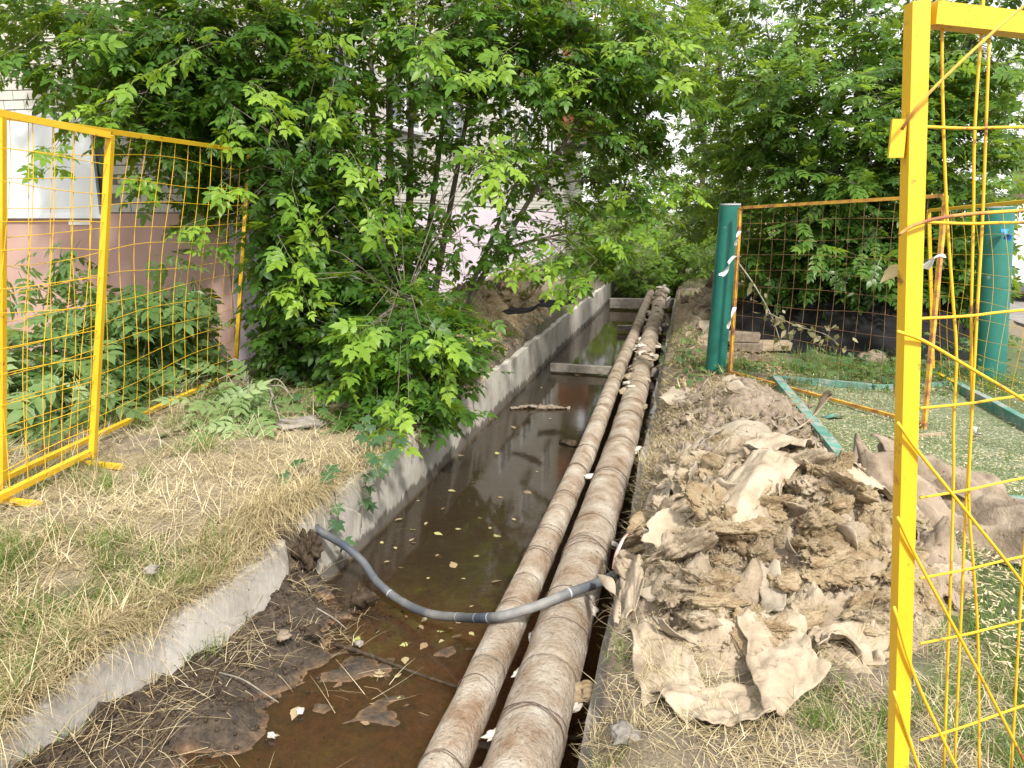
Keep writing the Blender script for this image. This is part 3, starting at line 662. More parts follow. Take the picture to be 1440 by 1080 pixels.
stemsL = [st(545, -250, 8.3, 0.085, 0.1), st(585, -200, 8.0, 0.07, 0.1, (0.15, 0.1)), st(515, -150, 8.4, 0.065, 0.1, (-0.15, 0.05)), st(660, -100, 8.2, 0.055, 0.1, (0.3, -0.1)),
          st(880, 60, 9.0, 0.055, 0.0, (0.45, 0.1)), st(330, -60, 7.0, 0.055, 0.3, (-0.2, -0.3)), st(140, 20, 6.4, 0.045, 0.6, (-0.3, -0.4)), st(420, 250, 6.9, 0.03, 0.3, (-0.1, -0.4)),
          st(570, 420, 6.2, 0.025, 0.35, (0.1, -0.4)), st(760, 180, 8.6, 0.05, 0.0, (0.55, 0.0)), st(455, -160, 7.9, 0.05, 0.2, (-0.25, 0.0)), st(720, -160, 8.5, 0.05, 0.1, (0.35, 0.1))]
bl = [pxr(70, 40, 6.4, 95, 55), pxr(170, 70, 6.4, 105, 75, 0.3), pxr(270, 40, 6.6, 110, 75, 0.3), pxr(230, 160, 6.5, 80, 60, 0.3), pxr(370, 60, 6.9, 120, 85, 0.3), pxr(470, 60, 7.3, 115, 76, 0.4), pxr(590, 20, 7.6, 115, 66, 0.45),
      pxr(330, 170, 6.95, 80, 65, 0.25), pxr(290, 265, 7.05, 50, 34, 0.3), pxr(420, 190, 7.0, 105, 80, 0.25), pxr(415, 300, 6.95, 85, 70, 0.25), pxr(480, 260, 7.2, 90, 55, 0.25), pxr(455, 380, 6.9, 85, 75, 0.25), pxr(415, 420, 7.0, 65, 60, 0.2),
      pxr(420, 500, 6.9, 50, 40, 0.15), pxr(520, 400, 7.0, 75, 55, 0.25), pxr(490, 470, 6.6, 60, 45, 0.25),
      pxr(700, 10, 8.0, 105, 74, 0.5), pxr(800, 30, 8.4, 105, 80, 0.5), pxr(890, 60, 9.0, 95, 78, 0.6), pxr(925, 150, 9.6, 65, 38, 0.5), pxr(640, 100, 7.8, 85, 36, 0.45), pxr(730, 120, 8.2, 85, 34, 0.4), pxr(820, 150, 8.8, 80, 46, 0.45),
      pxr(690, 220, 7.8, 65, 18, 0.6), pxr(600, 240, 7.8, 65, 14, 0.3), pxr(770, 260, 8.6, 75, 16, 0.35), pxr(640, 330, 7.9, 65, 11, 0.25), pxr(720, 325, 8.3, 45, 8, 0.3), pxr(560, 330, 7.5, 60, 22, 0.25), pxr(800, 345, 8.8, 42, 14, 0.65), pxr(880, 270, 9.8, 55, 26, 0.45), pxr(885, 200, 9.8, 50, 20, 0.4), pxr(860, 335, 9.6, 30, 10, 0.65),
      pxr(560, 450, 5.9, 62, 42, 0.5), pxr(540, 530, 5.6, 55, 40, 0.5), pxr(605, 500, 6.0, 55, 40, 0.45), pxr(625, 440, 6.6, 38, 20, 0.3), pxr(648, 490, 6.8, 25, 9, 0.25), pxr(560, 590, 5.3, 28, 14, 0.45), pxr(600, 570, 5.5, 35, 18, 0.4)]
her = []
for (x, y, Y, L, yv) in [(205, 130, 6.0, .45, .95), (195, 150, 6.0, .4, .9), (300, 60, 6.0, .4, .9), (350, 115, 5.9, .5, 1), (375, 150, 5.9, .45, .95), (330, 150, 6.0, .4, .85), (470, 110, 6.2, .45, 1), (455, 60, 6.2, .4, .85), (500, 265, 6.2, .5, .95), (470, 290, 6.2, .4, .95), (440, 385, 5.9, .35, 1), (420, 395, 5.9, .35, .95), (310, 255, 5.8, .4, .85), (330, 300, 5.8, .45, .9), (390, 330, 5.9, .4, .85), (310, 330, 5.9, .35, .8), (690, 195, 6.4, .5, 1), (700, 215, 6.4, .45, 1), (660, 205, 6.6, .4, .9), (550, 440, 5.4, .45, .95), (590, 455, 5.4, .45, 1), (540, 470, 5.3, .45, .9), (615, 470, 5.5, .4, .95), (560, 550, 5.0, .4, .95), (575, 565, 5.0, .35, .9), (520, 440, 5.5, .4, .8), (755, 350, 7.5, .35, .9), (810, 350, 8.0, .4, .95), (900, 40, 7.5, .5, 1), (880, 50, 7.5, .5, .9), (640, 30, 6.8, .5, .8), (730, 60, 7.0, .5, .9), (760, 365, 7.4, .45, .85), (790, 380, 7.6, .45, .8), (825, 385, 7.8, .45, .9), (840, 365, 7.9, .4, .8), (900, 235, 8.6, .5, .9), (935, 245, 8.8, .5, .95), (950, 270, 9, .45, .9), (900, 290, 8.6, .45, .8), (870, 330, 8.4, .4, .9), (960, 100, 8.4, .5, .95), (845, 110, 7.6, .5, .9), (770, 90, 7.4, .5, .85), (600, 60, 6.8, .45, .85), (520, 150, 6.4, .45, .8), (410, 260, 6.0, .4, .75), (250, 90, 6.0, .45, .8), (130, 60, 6.0, .4, .7), (40, 60, 5.9, .4, .65), (190, 240, 5.9, .35, .8), (80, 210, 6.1, .4, .7), (60, 230, 6.1, .35, .7), (490, 210, 6.2, .4, .8), (560, 250, 6.3, .45, .7), (640, 100, 6.6, .4, .8), (530, 290, 6.1, .4, .85)]:
    c = gy(x, y, Y); her.append((c, np.array([rng.uniform(-0.7, 0.9), -0.7, rng.uniform(-0.55, 0.1)]), L, yv))
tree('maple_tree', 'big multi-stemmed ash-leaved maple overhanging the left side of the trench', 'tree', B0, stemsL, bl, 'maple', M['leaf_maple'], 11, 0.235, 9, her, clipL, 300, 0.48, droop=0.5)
# ash tree on the right, behind the mesh fence
B0 = np.array([2.3, 11.6, 0.0])
stemsR = [st(1373, 40, 10.6, 0.075, 0.1), st(1200, -60, 11.2, 0.06, 0.3), st(1120, 60, 11.4, 0.05, 0.4, (-0.2, 0)), st(1290, -80, 11, 0.055, 0.2, (0.1, 0.1)), st(1050, 180, 11.4, 0.04, 0.5, (-0.3, 0)), st(1400, -60, 11, 0.05, 0.2, (0.2, 0))]
br = [pxr(1080, 40, 11.3, 100, 53, 0.62), pxr(1180, 20, 11, 105, 57, 0.56), pxr(1290, 30, 10.8, 100, 53, 0.50), pxr(1390, 60, 10.6, 85, 39, 0.50), pxr(1050, 140, 11.3, 75, 44, 0.62), pxr(1130, 140, 10.6, 90, 57, 0.56), pxr(1220, 130, 10.3, 90, 60, 0.56), pxr(1330, 140, 10.4, 80, 44, 0.44), pxr(1060, 230, 11.2, 70, 47, 0.44),
      pxr(1140, 235, 10.4, 80, 57, 0.38), pxr(1230, 230, 10.2, 80, 57, 0.38), pxr(1330, 240, 10.3, 70, 44, 0.38), pxr(1400, 180, 10.4, 45, 17, 0.44), pxr(1100, 320, 10.5, 65, 53, 0.38), pxr(1190, 330, 10.2, 75, 69, 0.38), pxr(1270, 340, 10.2, 70, 56, 0.31), pxr(1340, 350, 10.3, 55, 34, 0.31), pxr(1350, 430, 10.2, 45, 25, 0.38), pxr(1080, 370, 10.4, 35, 22, 0.44), pxr(1150, 395, 10.2, 40, 25, 0.38), pxr(1400, 290, 10.6, 35, 13, 0.44), pxr(1020, 300, 12.5, 55, 38, 0.38)]
her = [(gy(x, y, Y), np.array([rng.uniform(-0.9, 0.7), -0.7, rng.uniform(-0.3, 0.35)]), 0.5, yv) for x, y, Y, yv in [(1160, 70, 9.6, .9), (1150, 100, 9.6, .9), (1200, 105, 9.4, .85), (1230, 140, 9.4, .9), (1240, 150, 9.4, .8), (1180, 170, 9.6, .6), (1120, 165, 9.8, .7), (1210, 195, 9.4, .6), (1190, 200, 9.4, .55), (1160, 240, 9.5, .6), (1230, 270, 9.4, .5), (1150, 300, 9.5, .5), (1140, 340, 9.5, .6), (1215, 345, 9.3, .55), (1180, 350, 9.4, .5), (1100, 60, 9.9, .8), (1130, 20, 9.8, .7), (1350, 70, 9.3, .8), (1400, 100, 9.3, .6), (1330, 210, 9.3, .5), (1360, 260, 9.2, .6)]]
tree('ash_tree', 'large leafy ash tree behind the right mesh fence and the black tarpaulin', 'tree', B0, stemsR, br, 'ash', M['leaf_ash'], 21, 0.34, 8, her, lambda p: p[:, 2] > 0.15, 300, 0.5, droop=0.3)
# maple leaning in from the centre background and the far trees
def simple_tree(name, label, base, blobs, kind, mat, seed, size, top, k=7, hi_n=0, twig=0.5, group='trees at the far end'):
    base = np.asarray(base, float); R0 = np.random.default_rng(seed)
    stems = [([base, base+[0.1, 0, top*0.35], base+[R0.uniform(-.3, .3), 0, top*0.7], base+[R0.uniform(-.5, .5), 0, top]], 0.10, 0.02)]
    for q in range(3):
        a = R0.uniform(0, 6.28); stems.append(([base+[0.05, 0, top*0.25], base+[math.cos(a)*0.6, math.sin(a)*0.6, top*0.5], base+[math.cos(a)*1.4, math.sin(a)*1.2, top*0.85]], 0.05, 0.012))
    return tree(name, label, 'tree', base, stems, blobs, kind, mat, seed, size, k, (), lambda p: (p[:, 2] > 0.1) & ~((p[:, 0] < BX+0.2) & (p[:, 1] < BF+0.3)), hi_n, twig, group, sub_r=0.02)
c0 = gz(985, 400); simple_tree('maple_tree', 'maple with hanging light green leaves behind the left green post', (0.9, 15.5, 0), [pxr(960, 40, 14.5, 85, 34, 0.8), pxr(1010, 100, 14.5, 75, 34, 0.75), pxr(985, 190, 15, 40, 14, 0.7), pxr(1025, 180, 15, 50, 24, 0.6), pxr(1060, 30, 15, 75, 34, 0.8), pxr(920, 0, 14.5, 75, 28, 0.8), pxr(1000, 250, 15, 45, 26, 0.65), pxr(1040, 260, 15.5, 55, 35, 0.4), pxr(980, 275, 14.5, 30, 16, 0.8)], 'maple', M['leaf_maple'], 31, 0.23, 5, 8, 120)
simple_tree('poplar_tree', 'tall grey-green tree filling the far end between the two sides', (0.2, 30, 0), [pxr(930, 60, 29, 85, 80, 0.5), pxr(1000, 80, 30, 80, 80, 0.5), pxr(870, 100, 28, 60, 45, 0.4), pxr(1040, 180, 30, 60, 50, 0.4), pxr(905, 250, 27, 45, 35, 0.35), pxr(890, 310, 26, 40, 35, 0.4), pxr(1010, 270, 28, 45, 40, 0.4), pxr(960, -40, 29, 80, 60, 0.5), pxr(1000, 330, 27, 40, 32, 0.4)], 'maple', M['leaf_far'], 33, 0.42, 10, 8, 0, 0.9)
simple_tree('far_tree', 'dark tree beside the far corner of the brick building', (-2.9, 31, 0), [pxr(850, 220, 30, 40, 40, 0.25), pxr(860, 300, 30, 38, 38, 0.3), pxr(870, 150, 31, 45, 40, 0.3), pxr(855, 340, 29, 28, 24, 0.35)], 'maple', M['leaf_far'], 35, 0.40, 7, 8, 0, 0.8)
simple_tree('far_tree', 'dim tree at the right edge beyond the ash tree', (13, 30, 0), [pxr(1400, 130, 27, 60, 45, 0.4), pxr(1350, 90, 28, 60, 45, 0.4), pxr(1390, 240, 26, 35, 26, 0.4), pxr(1330, 300, 27, 55, 50, 0.4), pxr(1260, 250, 28, 70, 60, 0.4), pxr(1180, 250, 29, 70, 60, 0.4), pxr(1280, 120, 28, 80, 60, 0.4)], 'ash', M['leaf_far'], 37, 0.45, 8, 7, 0, 0.9)
# bushes over the far end of the trench
for i, (bx_, by_, n_, r_, z_, lab) in enumerate([(-1.15, 19.0, 200, (0.85, 0.75, 0.62), 0.05, 'low bright green bush over the far end of the trench'), (-0.2, 19.6, 220, (0.95, 0.7, 0.75), 0.40, 'bright bush behind the ends of the two pipes'), (1.1, 17.8, 190, (1.0, 0.8, 0.95), 0.7, 'bright bush to the left behind the green post'),
                                       (0.95, 12.3, 90, (0.55, 0.5, 0.5), 0.38, 'small light green bush behind the mesh fence beside the green post'), (-2.7, 20.8, 130, (0.8, 0.7, 0.7), 0.5, 'green bush at the far end of the left concrete wall'), (-0.6, 23.5, 220, (1.7, 1.0, 1.3), 1.1, 'tall bright shrub far behind the trench end'), (2.2, 22, 240, (1.9, 1.0, 1.4), 1.1, 'wide bright shrub behind the maple trunk in the distance'), (-3.0, 25.5, 160, (1.0, 1.0, 1.3), 1.1, 'dark shrub in the distance beside the brick building')]):
    tree('bush', lab, 'bush', (bx_, by_, 0), [([(bx_, by_, -0.05), (bx_+0.1, by_, 0.3), (bx_+0.2, by_, 0.7)], 0.02, 0.006)], [((bx_, by_, z_), r_, n_, 0.65)], 'ash', M['leaf_far'], 41+i, 0.22, 7, (), lambda p: p[:, 2] > -0.45, 0, 0.3, 'bushes at the far end', sub_r=0.01)

# ------------------------------------------------------------------ yellow mesh fences
def bar(parent, name, a, b, w_, mat, org, roll=None):
    V, Fc = tube(np.array([a, b]), w_*0.7071, 4, True, roll, PI/4); return obj(name, mesh(name, V-org, Fc, mat), parent)
def fence(label, BL, BR, TLp, TRp, nu, nv, mat, wmat, seed, fw=0.034, wr_=0.0023, bulge=0.03, legs=(0.0, 0.0), group=None, wob=0.012, feet=()):
    BL, BR, TLp, TRp = [np.asarray(p, float) for p in (BL, BR, TLp, TRp)]; R0 = np.random.default_rng(seed)
    org = np.array([(BL[0]+BR[0])/2, (BL[1]+BR[1])/2, min(BL[2], BR[2])]); t = thing('mesh_fence_panel', label, 'fence', org, group)
    nrmv = nrm(np.cross(BR-BL, TLp-BL)); upv = nrm(TLp-BL)
    for a, b, lg in ((BL, TLp, legs[0]), (BR, TRp, legs[1])):
        bar(t, 'post', a-upv*lg, b, fw, mat, org, nrmv)
    du = nrm(BR-BL)*fw*0.5
    bar(t, 'top_rail', TLp+du, TRp-du, fw*0.94, mat, org, nrmv); bar(t, 'bottom_rail', BL+du, BR-du, fw*0.94, mat, org, nrmv)
    def Q(u, v): return (BL*(1-u)+BR*u)*(1-v)+(TLp*(1-u)+TRp*u)*v
    def bul(u, v, ph): return nrmv*(bulge*math.sin(PI*u)*math.sin(PI*v)*math.sin(ph+u*5+v*3))
    for i in range(1, nu):
        u0 = i/nu; ph = R0.uniform(0, 6); am = R0.uniform(0.2, 1)*wob
        P = [Q(u0+am/2*math.sin(ph+v*5)*math.sin(PI*v), v)+bul(u0, v, 0.5) for v in np.linspace(0, 1, 13)]
        V, Fc = tube(P, wr_, 5, False); obj('wire', mesh('wire', V-org, Fc, wmat, True), t)
    for j in range(1, nv):
        v0 = j/nv; ph = R0.uniform(0, 6); am = R0.uniform(0.2, 1)*wob
        P = [Q(u, v0+am*math.sin(ph+u*6)*math.sin(PI*u))+bul(u, v0, 0.5)+nrmv*wr_*1.6 for u in np.linspace(0, 1, 15)]
        V, Fc = tube(P, wr_, 5, False); obj('wire', mesh('wire', V-org, Fc, wmat, True), t)
    for (p, d) in feet:
        p = np.asarray(p, float); d = np.asarray(d, float); p = p+[0, 0, 0.015]
        V, Fc = tube(np.array([p-d*0.5, p+d*0.5]), 0.022, 4, True, None, PI/4); obj('foot', mesh('foot', V-org, Fc, mat), t)
    return t
G1 = 'yellow fence panels on the left'
fence('yellow mesh fence panel at the left edge, ending nearer the camera', gz(-330, 860, 0.10), gz(129, 635, 0.10), gy(-420, 75, 2.05), gy(155, 190, 3.90), 14, 12, M['yellow'], M['yellow'], 5, 0.036, group=G1, legs=(0.1, 0.1), feet=[(gz(137, 656, 0.03), (0.36, -0.02, 0.0))], wob=0.02, bulge=0.06)
fence('yellow mesh fence panel reaching back to the maple, longest on the left', gz(3, 673, 0.10), gz(331, 523, 0.05), gy(2, 163, 3.42), gy(351, 213, 6.72), 16, 13, M['yellow'], M['yellow'], 6, 0.034, group=G1, legs=(0.10, 0.05), feet=[(gz(15, 708, 0.03), (0.42, -0.02, 0.0))], wob=0.02, bulge=0.07)
G2 = 'yellow fence panels on the right'
fence('rusty yellow mesh fence panel between the left green post and the black tarpaulin', gz(1027, 523, 0.06), gz(1300, 597, 0.06), gy(1041, 292, 7.55), gy(1330, 275, 6.2), 15, 11, M['rusty_yellow'], M['rust_wire'], 8, 0.028, 0.0016, group=G2, legs=(0.05, 0.05), bulge=0.05, wob=0.02)
fence('yellow mesh fence panel in front of the right green post', gz(1312, 522, 0.05), gz(1600, 680, 0.05), gy(1306, 296, 7.9), gy(1640, 265, 5.0), 14, 12, M['yellow'], M['yellow'], 9, 0.028, 0.0016, group=G2, legs=(0.05, 0.05), bulge=0.08, wob=0.03)
# the near panel at the right edge, with torn mesh
def nearpanel():
    YP = 1.14; top = gy(1290, 4, YP); bot = gy(1262, 1095, YP); dn = nrm(bot-top); base = top+dn*(top[2]/-dn[2])
    t = thing('mesh_fence_panel', 'nearest yellow fence panel at the right edge with torn bent mesh', 'fence', base, G2); org = base
    hd = np.array([math.sin(math.radians(57)), math.cos(math.radians(57)), 0.0])
    nrmv = np.array([-hd[1], hd[0], 0.0])
    bar(t, 'post', base, top, 0.0225, M['yellow'], org, nrmv*0.94+hd*0.34)
    bar(t, 'top_rail', top+hd*0.02+[0, 0, -0.012], top+hd*2.2+[0, 0, -0.012], 0.027, M['yellow'], org, (0, 0, 1)); bar(t, 'post', base+hd*2.22, top+hd*2.22, 0.040, M['yellow'], org, nrmv)
    bar(t, 'bottom_rail', base+hd*0.02+[0, 0, 0.1], base+hd*2.2+[0, 0, 0.1], 0.034, M['yellow'], org, (0, 0, 1))
    pp = gy(1263, 195, YP-0.004); b = MB(); b.box((-0.010, -0.005, -0.024), (0.008, 0.004, 0.024)); V = np.concatenate(b.V)+pp-org; obj('lug', mesh('lug', V, b.F, M['yellow']), t)
    def onp(x, y, off=0.0):                       # a point on the panel's own plane
        d = ray(x, y); n = nrm(np.cross(hd, dn)); q = top+n*off; k = ((q-CAM)@n)/(d@n); return CAM+d*k
    def wire(pts, r=0.0021, off=-0.006, mat='yellow'):
        P = bez([onp(x, y, off) if len(q) == 0 else onp(x, y, q[0]) for x, y, *q in pts], 7); V, Fc = tube(P, r, 6, True); obj('wire', mesh('wire', V-org, Fc, M[mat], True), t)
    ext = lambda x0, y0, x1, y1, x2: (x2, y1+(y1-y0)/(x1-x0)*(x2-x1))
    wire([(1326, -5), (1325, 111), (1331, 290), (1340, 420), (1345, 503), (1341, 600), (1340, 720), (1327, 1090)], off=0.006)
    wire([(1383, 0), (1371, 178), (1369, 300), (1366, 444), (1366, 600), (1358, 720), (1342, 1090)], off=0.012)
    wire([(1391, 55), (1382, 300), (1374, 444), (1364, 640), (1363, 720), (1375, 890), (1377, 1090)], off=0.004)
    wire([(1446, 720), (1438, 800), (1422, 1090)], off=0.004)
    for y0, y1 in ((178, 179), (312, 313), (448, 436), (574, 556), (700, 672), (813, 782), (905, 872), (1041, 992)):
        wire([(1294, y0), (1365, (y0+y1)/2+2), (1440, y1), ext(1294, y0, 1440, y1, 1700)])
    for pts in ([(1262, 466, 0.015), (1300, 480, 0.02), (1365, 518, 0.03), (1445, 566, 0.04), (1560, 640, 0.02)], [(1262, 594, 0.012), (1293, 637, 0.02), (1365, 727, 0.05), (1445, 830, 0.06), (1560, 1000, 0.03)],
                [(1262, 727, 0.012), (1293, 792, 0.02), (1377, 947, 0.04), (1448, 1085, 0.04)], [(1257, 853, 0.012), (1287, 953, 0.02), (1350, 1090, 0.03)], [(1257, 972, 0.012), (1296, 1092, 0.02)]):
        wire([(x, y, -o) for x, y, o in pts], 0.0024)
    wire([(1450, 0, -0.05), (1400, 42, -0.05), (1325, 112, -0.04), (1290, 150, -0.03), (1268, 182, -0.012)], 0.0022, mat='rusty_yellow')
    wire([(1264, 330, -0.012), (1290, 315, -0.02), (1345, 303, -0.03), (1440, 296, -0.03), (1560, 290, -0.02)], 0.0024, mat='rusty_yellow')
nearpanel()
# ------------------------------------------------------------------ green pipe posts
def gpost(label, base, topc, r):
    base = np.asarray(base, float); topc = np.asarray(topc, float)
    P = np.linspace(base-[0, 0, 0.1], topc, 14); t = thing('green_post', label, 'post', base, 'thick green posts')
    V, Fc = tube(P, r, 24, False); obj('pipe', mesh('pipe', V-base, Fc, M['green_paint'], True), t)
    V, Fc = tube(np.array([topc-[0, 0, 0.004], topc+[0, 0, 0.012]]), r*0.99, 24, True); obj('cap', mesh('cap', V-base, Fc, M['steel_grey']), t)
    mp = base*0.45+topc*0.55; d = nrm(topc-base); V, Fc = tube(np.array([mp-d*0.006, mp+d*0.006]), r*1.012, 24, False); obj('weld_seam', mesh('weld_seam', V-base, Fc, M['green_paint'], True), t)
    return t
gpost('leaning thick green post in the middle, at the left end of the fence', gz(1005, 523), gy(1027, 288, 7.75), 0.098)
gpost('thick green post at the right edge, seen through the near fence', gz(1391, 533), gy(1402, 292, 8.2), 0.145)
# rags tied to the fence
def rag(label, pts, w_, mat, name='rag', cat='rag', group=None):
    P = bez(pts, 6); n = len(P); V = []
    for i, p in enumerate(P):
        f = i/(n-1); ww = w_*(0.35+0.65*math.sin(PI*min(1, f*0.9+0.1)))
        sd_ = nrm(np.array([math.cos(f*3), math.sin(f*3), 0.4*math.sin(f*7)]))
        V += [p+sd_*ww/2, p+np.array([0, 0.004, 0.006])*math.sin(f*9), p-sd_*ww/2]
    V = np.array(V); B = V+[0.002, -0.003, -0.002]; m = len(V); Fc = []
    for i in range(n-1):
        for k in (0, 1): a = (i*3+k, i*3+k+1, i*3+k+4, i*3+k+3); Fc += [a, tuple(m+j for j in a[::-1])]
        Fc += [(i*3, i*3+3, m+i*3+3, m+i*3), (i*3+2, m+i*3+2, m+i*3+5, i*3+5)]
    org = P[0]; return obj(name, mesh(name, np.vstack([V, B])-org, Fc, mat, True), loc=org, label=label, cat=cat, group=group)
Y0 = 7.45
rag('white rag hanging off the fence in front of the left green post, upper one', [gy(1036, 360, Y0), gy(1028, 366, Y0-0.02), gy(1021, 378, Y0-0.03), gy(1014, 388, Y0-0.02)], 0.13, M['cloth'], group='white rags tied to the fence')
rag('white rag tied low on the fence post beside the left green post', [gy(1033, 432, Y0), gy(1030, 442, Y0-0.02), gy(1026, 452, Y0-0.02), gy(1023, 462, Y0)], 0.055, M['cloth'], group='white rags tied to the fence')
rag('small white rag knotted near the top of the fence post by the left green post', [gy(1040, 325, Y0), gy(1036, 334, Y0-0.03), gy(1034, 345, Y0-0.01)], 0.05, M['cloth'], group='white rags tied to the fence')
rag('white rag tied to the leaning rusty post seen just right of the near yellow post', [gy(1323, 362, 6.1), gy(1316, 361, 6.05), gy(1306, 367, 6.05), gy(1301, 378, 6.08)], 0.12, M['cloth'], group='white rags tied to the fence')
rag('blue rag hung on the right green post', [gy(1412, 322, 8.0), gy(1416, 330, 7.95), gy(1417, 338, 7.95)], 0.10, M['blue_cloth'])

# ------------------------------------------------------------------ heaps on the right bank
def ridged(x, y, s, seed, o=4):
    r = 0; a = 1.0
    for i in range(o): r = r+a*(1-np.abs(vn(x*s, y*s, 0, seed+i))*2); a *= 0.5; s *= 2.1
    return r
def pileA(x, y):
    g = np.exp(-(((x-0.42)/0.52)**2+((y-3.62)/0.68)**2)**1.3)*0.34+np.exp(-(((x-0.10)/0.28)**2+((y-3.05)/0.33)**2))*0.13+np.exp(-(((x-0.85)/0.30)**2+((y-3.75)/0.4)**2))*0.12
    return g
def pileB(x, y):
    return 0.27*np.exp(-((x-0.34-0.04*(y-5))/0.40)**2)*sm(3.6, 4.5, y)*(1-sm(6.0, 7.2, y))*(1+0.35*fbm(x*2, y*1.5, 0, 91, 3))
def heap_h(x, y):
    a, b = pileA(x, y), pileB(x, y); return np.maximum(a, b)+0.35*np.minimum(a, b)
def heap_mesh(name, xs, ys2, hf, rough, mat, label, seed, freq, cat='heap', thr=0.03):
    X, Y = np.meshgrid(xs, ys2); h = hf(X, Y)
    fade = sm(0.0, 0.10, h)
    Z = bank(X, Y)+h-0.02*(1-fade)+fade*rough*(ridged(X, Y, freq, seed, 4)-0.6)+fade*rough*0.5*fbm(X*freq*4, Y*freq*4, 0, seed+9, 3)
    keep = h > thr*(1+0.8*fbm(X*6, Y*6, 0, seed+20, 2)); Z = np.where(keep, Z, bank(X, Y)-0.05)
    ny_, nx_ = X.shape; ii = np.arange(ny_*nx_).reshape(ny_, nx_)
    Fq = np.stack([ii[:-1, :-1], ii[:-1, 1:], ii[1:, 1:], ii[1:, :-1]], -1).reshape(-1, 4)
    kf = keep.ravel()[Fq].any(1); org = np.array([xs.mean(), ys2.mean(), 0.0])
    return thing(name, label, cat, org), mesh('mound', np.stack([X, Y, Z], -1).reshape(-1, 3)-org, Fq[kf], mat, True), org
hs, me, ho = heap_mesh('soil_heap', np.arange(-0.22, 1.15, 0.02), np.arange(4.0, 7.4, 0.025), pileB, 0.045, M['clod_dry'], 'low heap of dry soil and matted roots behind the insulation pile', 101, 4.0)
obj('mound', me, hs)
ps, me, po = heap_mesh('insulation_pile', np.arange(-0.24, 1.30, 0.014), np.arange(2.45, 4.75, 0.014), pileA, 0.06, M['wool_grey'], 'heap of torn tan pipe insulation wool on the right bank', 111, 5.0, thr=0.02)
obj('mound', me, ps)
def surf(x, y): return bank(x, y)+heap_h(x, y)
# torn wool tufts
tufts = []
for v in range(9):
    B = ICO5 if v < 5 else ICO4
    V = B[0]; n = fbm(V[:, 0]*1.3+v*7, V[:, 1]*1.3, V[:, 2]*1.3, 200+v, 3); rdg = 1-np.abs(fbm(V[:, 0]*2.0+n*0.8, V[:, 1]*5.0+v, V[:, 2]*2.0, 220+v, 4))*1.5
    d = 1+0.50*n+0.20*rdg+0.13*(0.6-np.abs(fbm(V[:, 0]*4+n, V[:, 1]*11+n*2, V[:, 2]*4, 240+v, 4)))+0.05*fbm(V[:, 0]*16, V[:, 1]*30, V[:, 2]*16, 260+v, 3)
    tufts.append([mesh('wool_tuft', V*d[:, None]*np.array([1, 0.75, 0.5]), B[1], M[mm], True) for mm in ('wool', 'wool_grey')])
R1 = np.random.default_rng(77); nt_ = 0; tuftpos = []; tuftobj = []
while nt_ < 240:
    x, y = R1.uniform(-0.2, 1.15), R1.uniform(2.6, 4.35)
    h = float(pileA(x, y))
    if h < 0.05 or R1.uniform() > 0.25+h*2.3: continue
    s = R1.choice([0.035, 0.05, 0.07, 0.10], p=[0.34, 0.34, 0.23, 0.09]); grey = R1.uniform() < (0.18 if 0.1 < x < 0.9 and y < 4.0 else 0.6)
    o = obj('wool_tuft', tufts[R1.integers(0, 9)][int(grey)], ps, (x-po[0], y-po[1], float(surf(x, y))+s*0.15), (R1.normal(0, 0.5), R1.normal(0, 0.5), R1.uniform(0, 6.28)))
    o.scale = (s*R1.uniform(0.9, 1.7), s*R1.uniform(0.8, 1.2), s*R1.uniform(0.6, 1.0)); nt_ += 1; tuftpos.append((x, y, s)); tuftobj.append(o)
# curled scraps of wrapping paper
def curl(Lx, Ly, rad, seed, th_=0.004, n=15, m=12, twist=0.3, ragged=0.18):
    U, W = np.meshgrid(np.linspace(-0.5, 0.5, n), np.linspace(-0.5, 0.5, m))
    e = 1+ragged*0.8*fbm(U*6+seed, W*6, 0, seed, 4)*(np.maximum(abs(U), abs(W))*2)**2
    X, Y = U*Lx*e, W*Ly*e; a = (X+twist*Y)/rad
    P = np.stack([np.sin(a)*rad-twist*Y*0.3, Y, rad*(1-np.cos(a))+0.05*Lx*fbm(U*2.5+seed, W*2.5, 0, seed+5, 3)], -1).reshape(-1, 3)
    return thicken(P, n, m, th_)
def thicken(P, n, m, th_):
    G = P.reshape(m, n, 3); nr_ = nrm(np.cross(np.gradient(G, axis=1), np.gradient(G, axis=0))).reshape(-1, 3)
    B = P-nr_*th_; k = len(P); Fc = []
    for j in range(m-1):
        for i in range(n-1):
            a = (j*n+i, j*n+i+1, (j+1)*n+i+1, (j+1)*n+i); Fc += [a, tuple(k+q for q in a[::-1])]
    loop = [i for i in range(n)]+[j*n+n-1 for j in range(1, m)]+[(m-1)*n+i for i in range(n-2, -1, -1)]+[j*n for j in range(m-2, 0, -1)]
    for a, b in zip(loop, loop[1:]+loop[:1]): Fc.append((b, a, k+a, k+b))
    return np.vstack([P, B]), Fc
scr = []
for v in range(12):
    V, Fc = curl(R1.uniform(0.10, 0.22), R1.uniform(0.07, 0.15), R1.uniform(0.05, 0.22), 300+v)
    scr.append([mesh('paper_scrap', V, Fc, M[q], True) for q in ('sheet', 'sheet_grey')])
ns = 0
while ns < 62:
    x, y = R1.uniform(-0.22, 1.2), R1.uniform(2.6, 6.6); h = float(heap_h(x, y))
    if h < 0.045: continue
    par, og = (ps, po) if pileA(x, y) > pileB(x, y) else (hs, ho)
    if R1.uniform() < (0.55 if par is hs else 0.45): continue
    o = obj('paper_scrap', scr[R1.integers(0, 12)][int(R1.uniform() < (0.35 if y < 4.2 else 0.85))], par, (x-og[0], y-og[1], float(surf(x, y))+R1.uniform(0.0, 0.03)), (R1.normal(0, 0.6), R1.normal(0, 0.6), R1.uniform(0, 6.28)))
    o.scale = [R1.uniform(0.6, 1.25)]*3; ns += 1
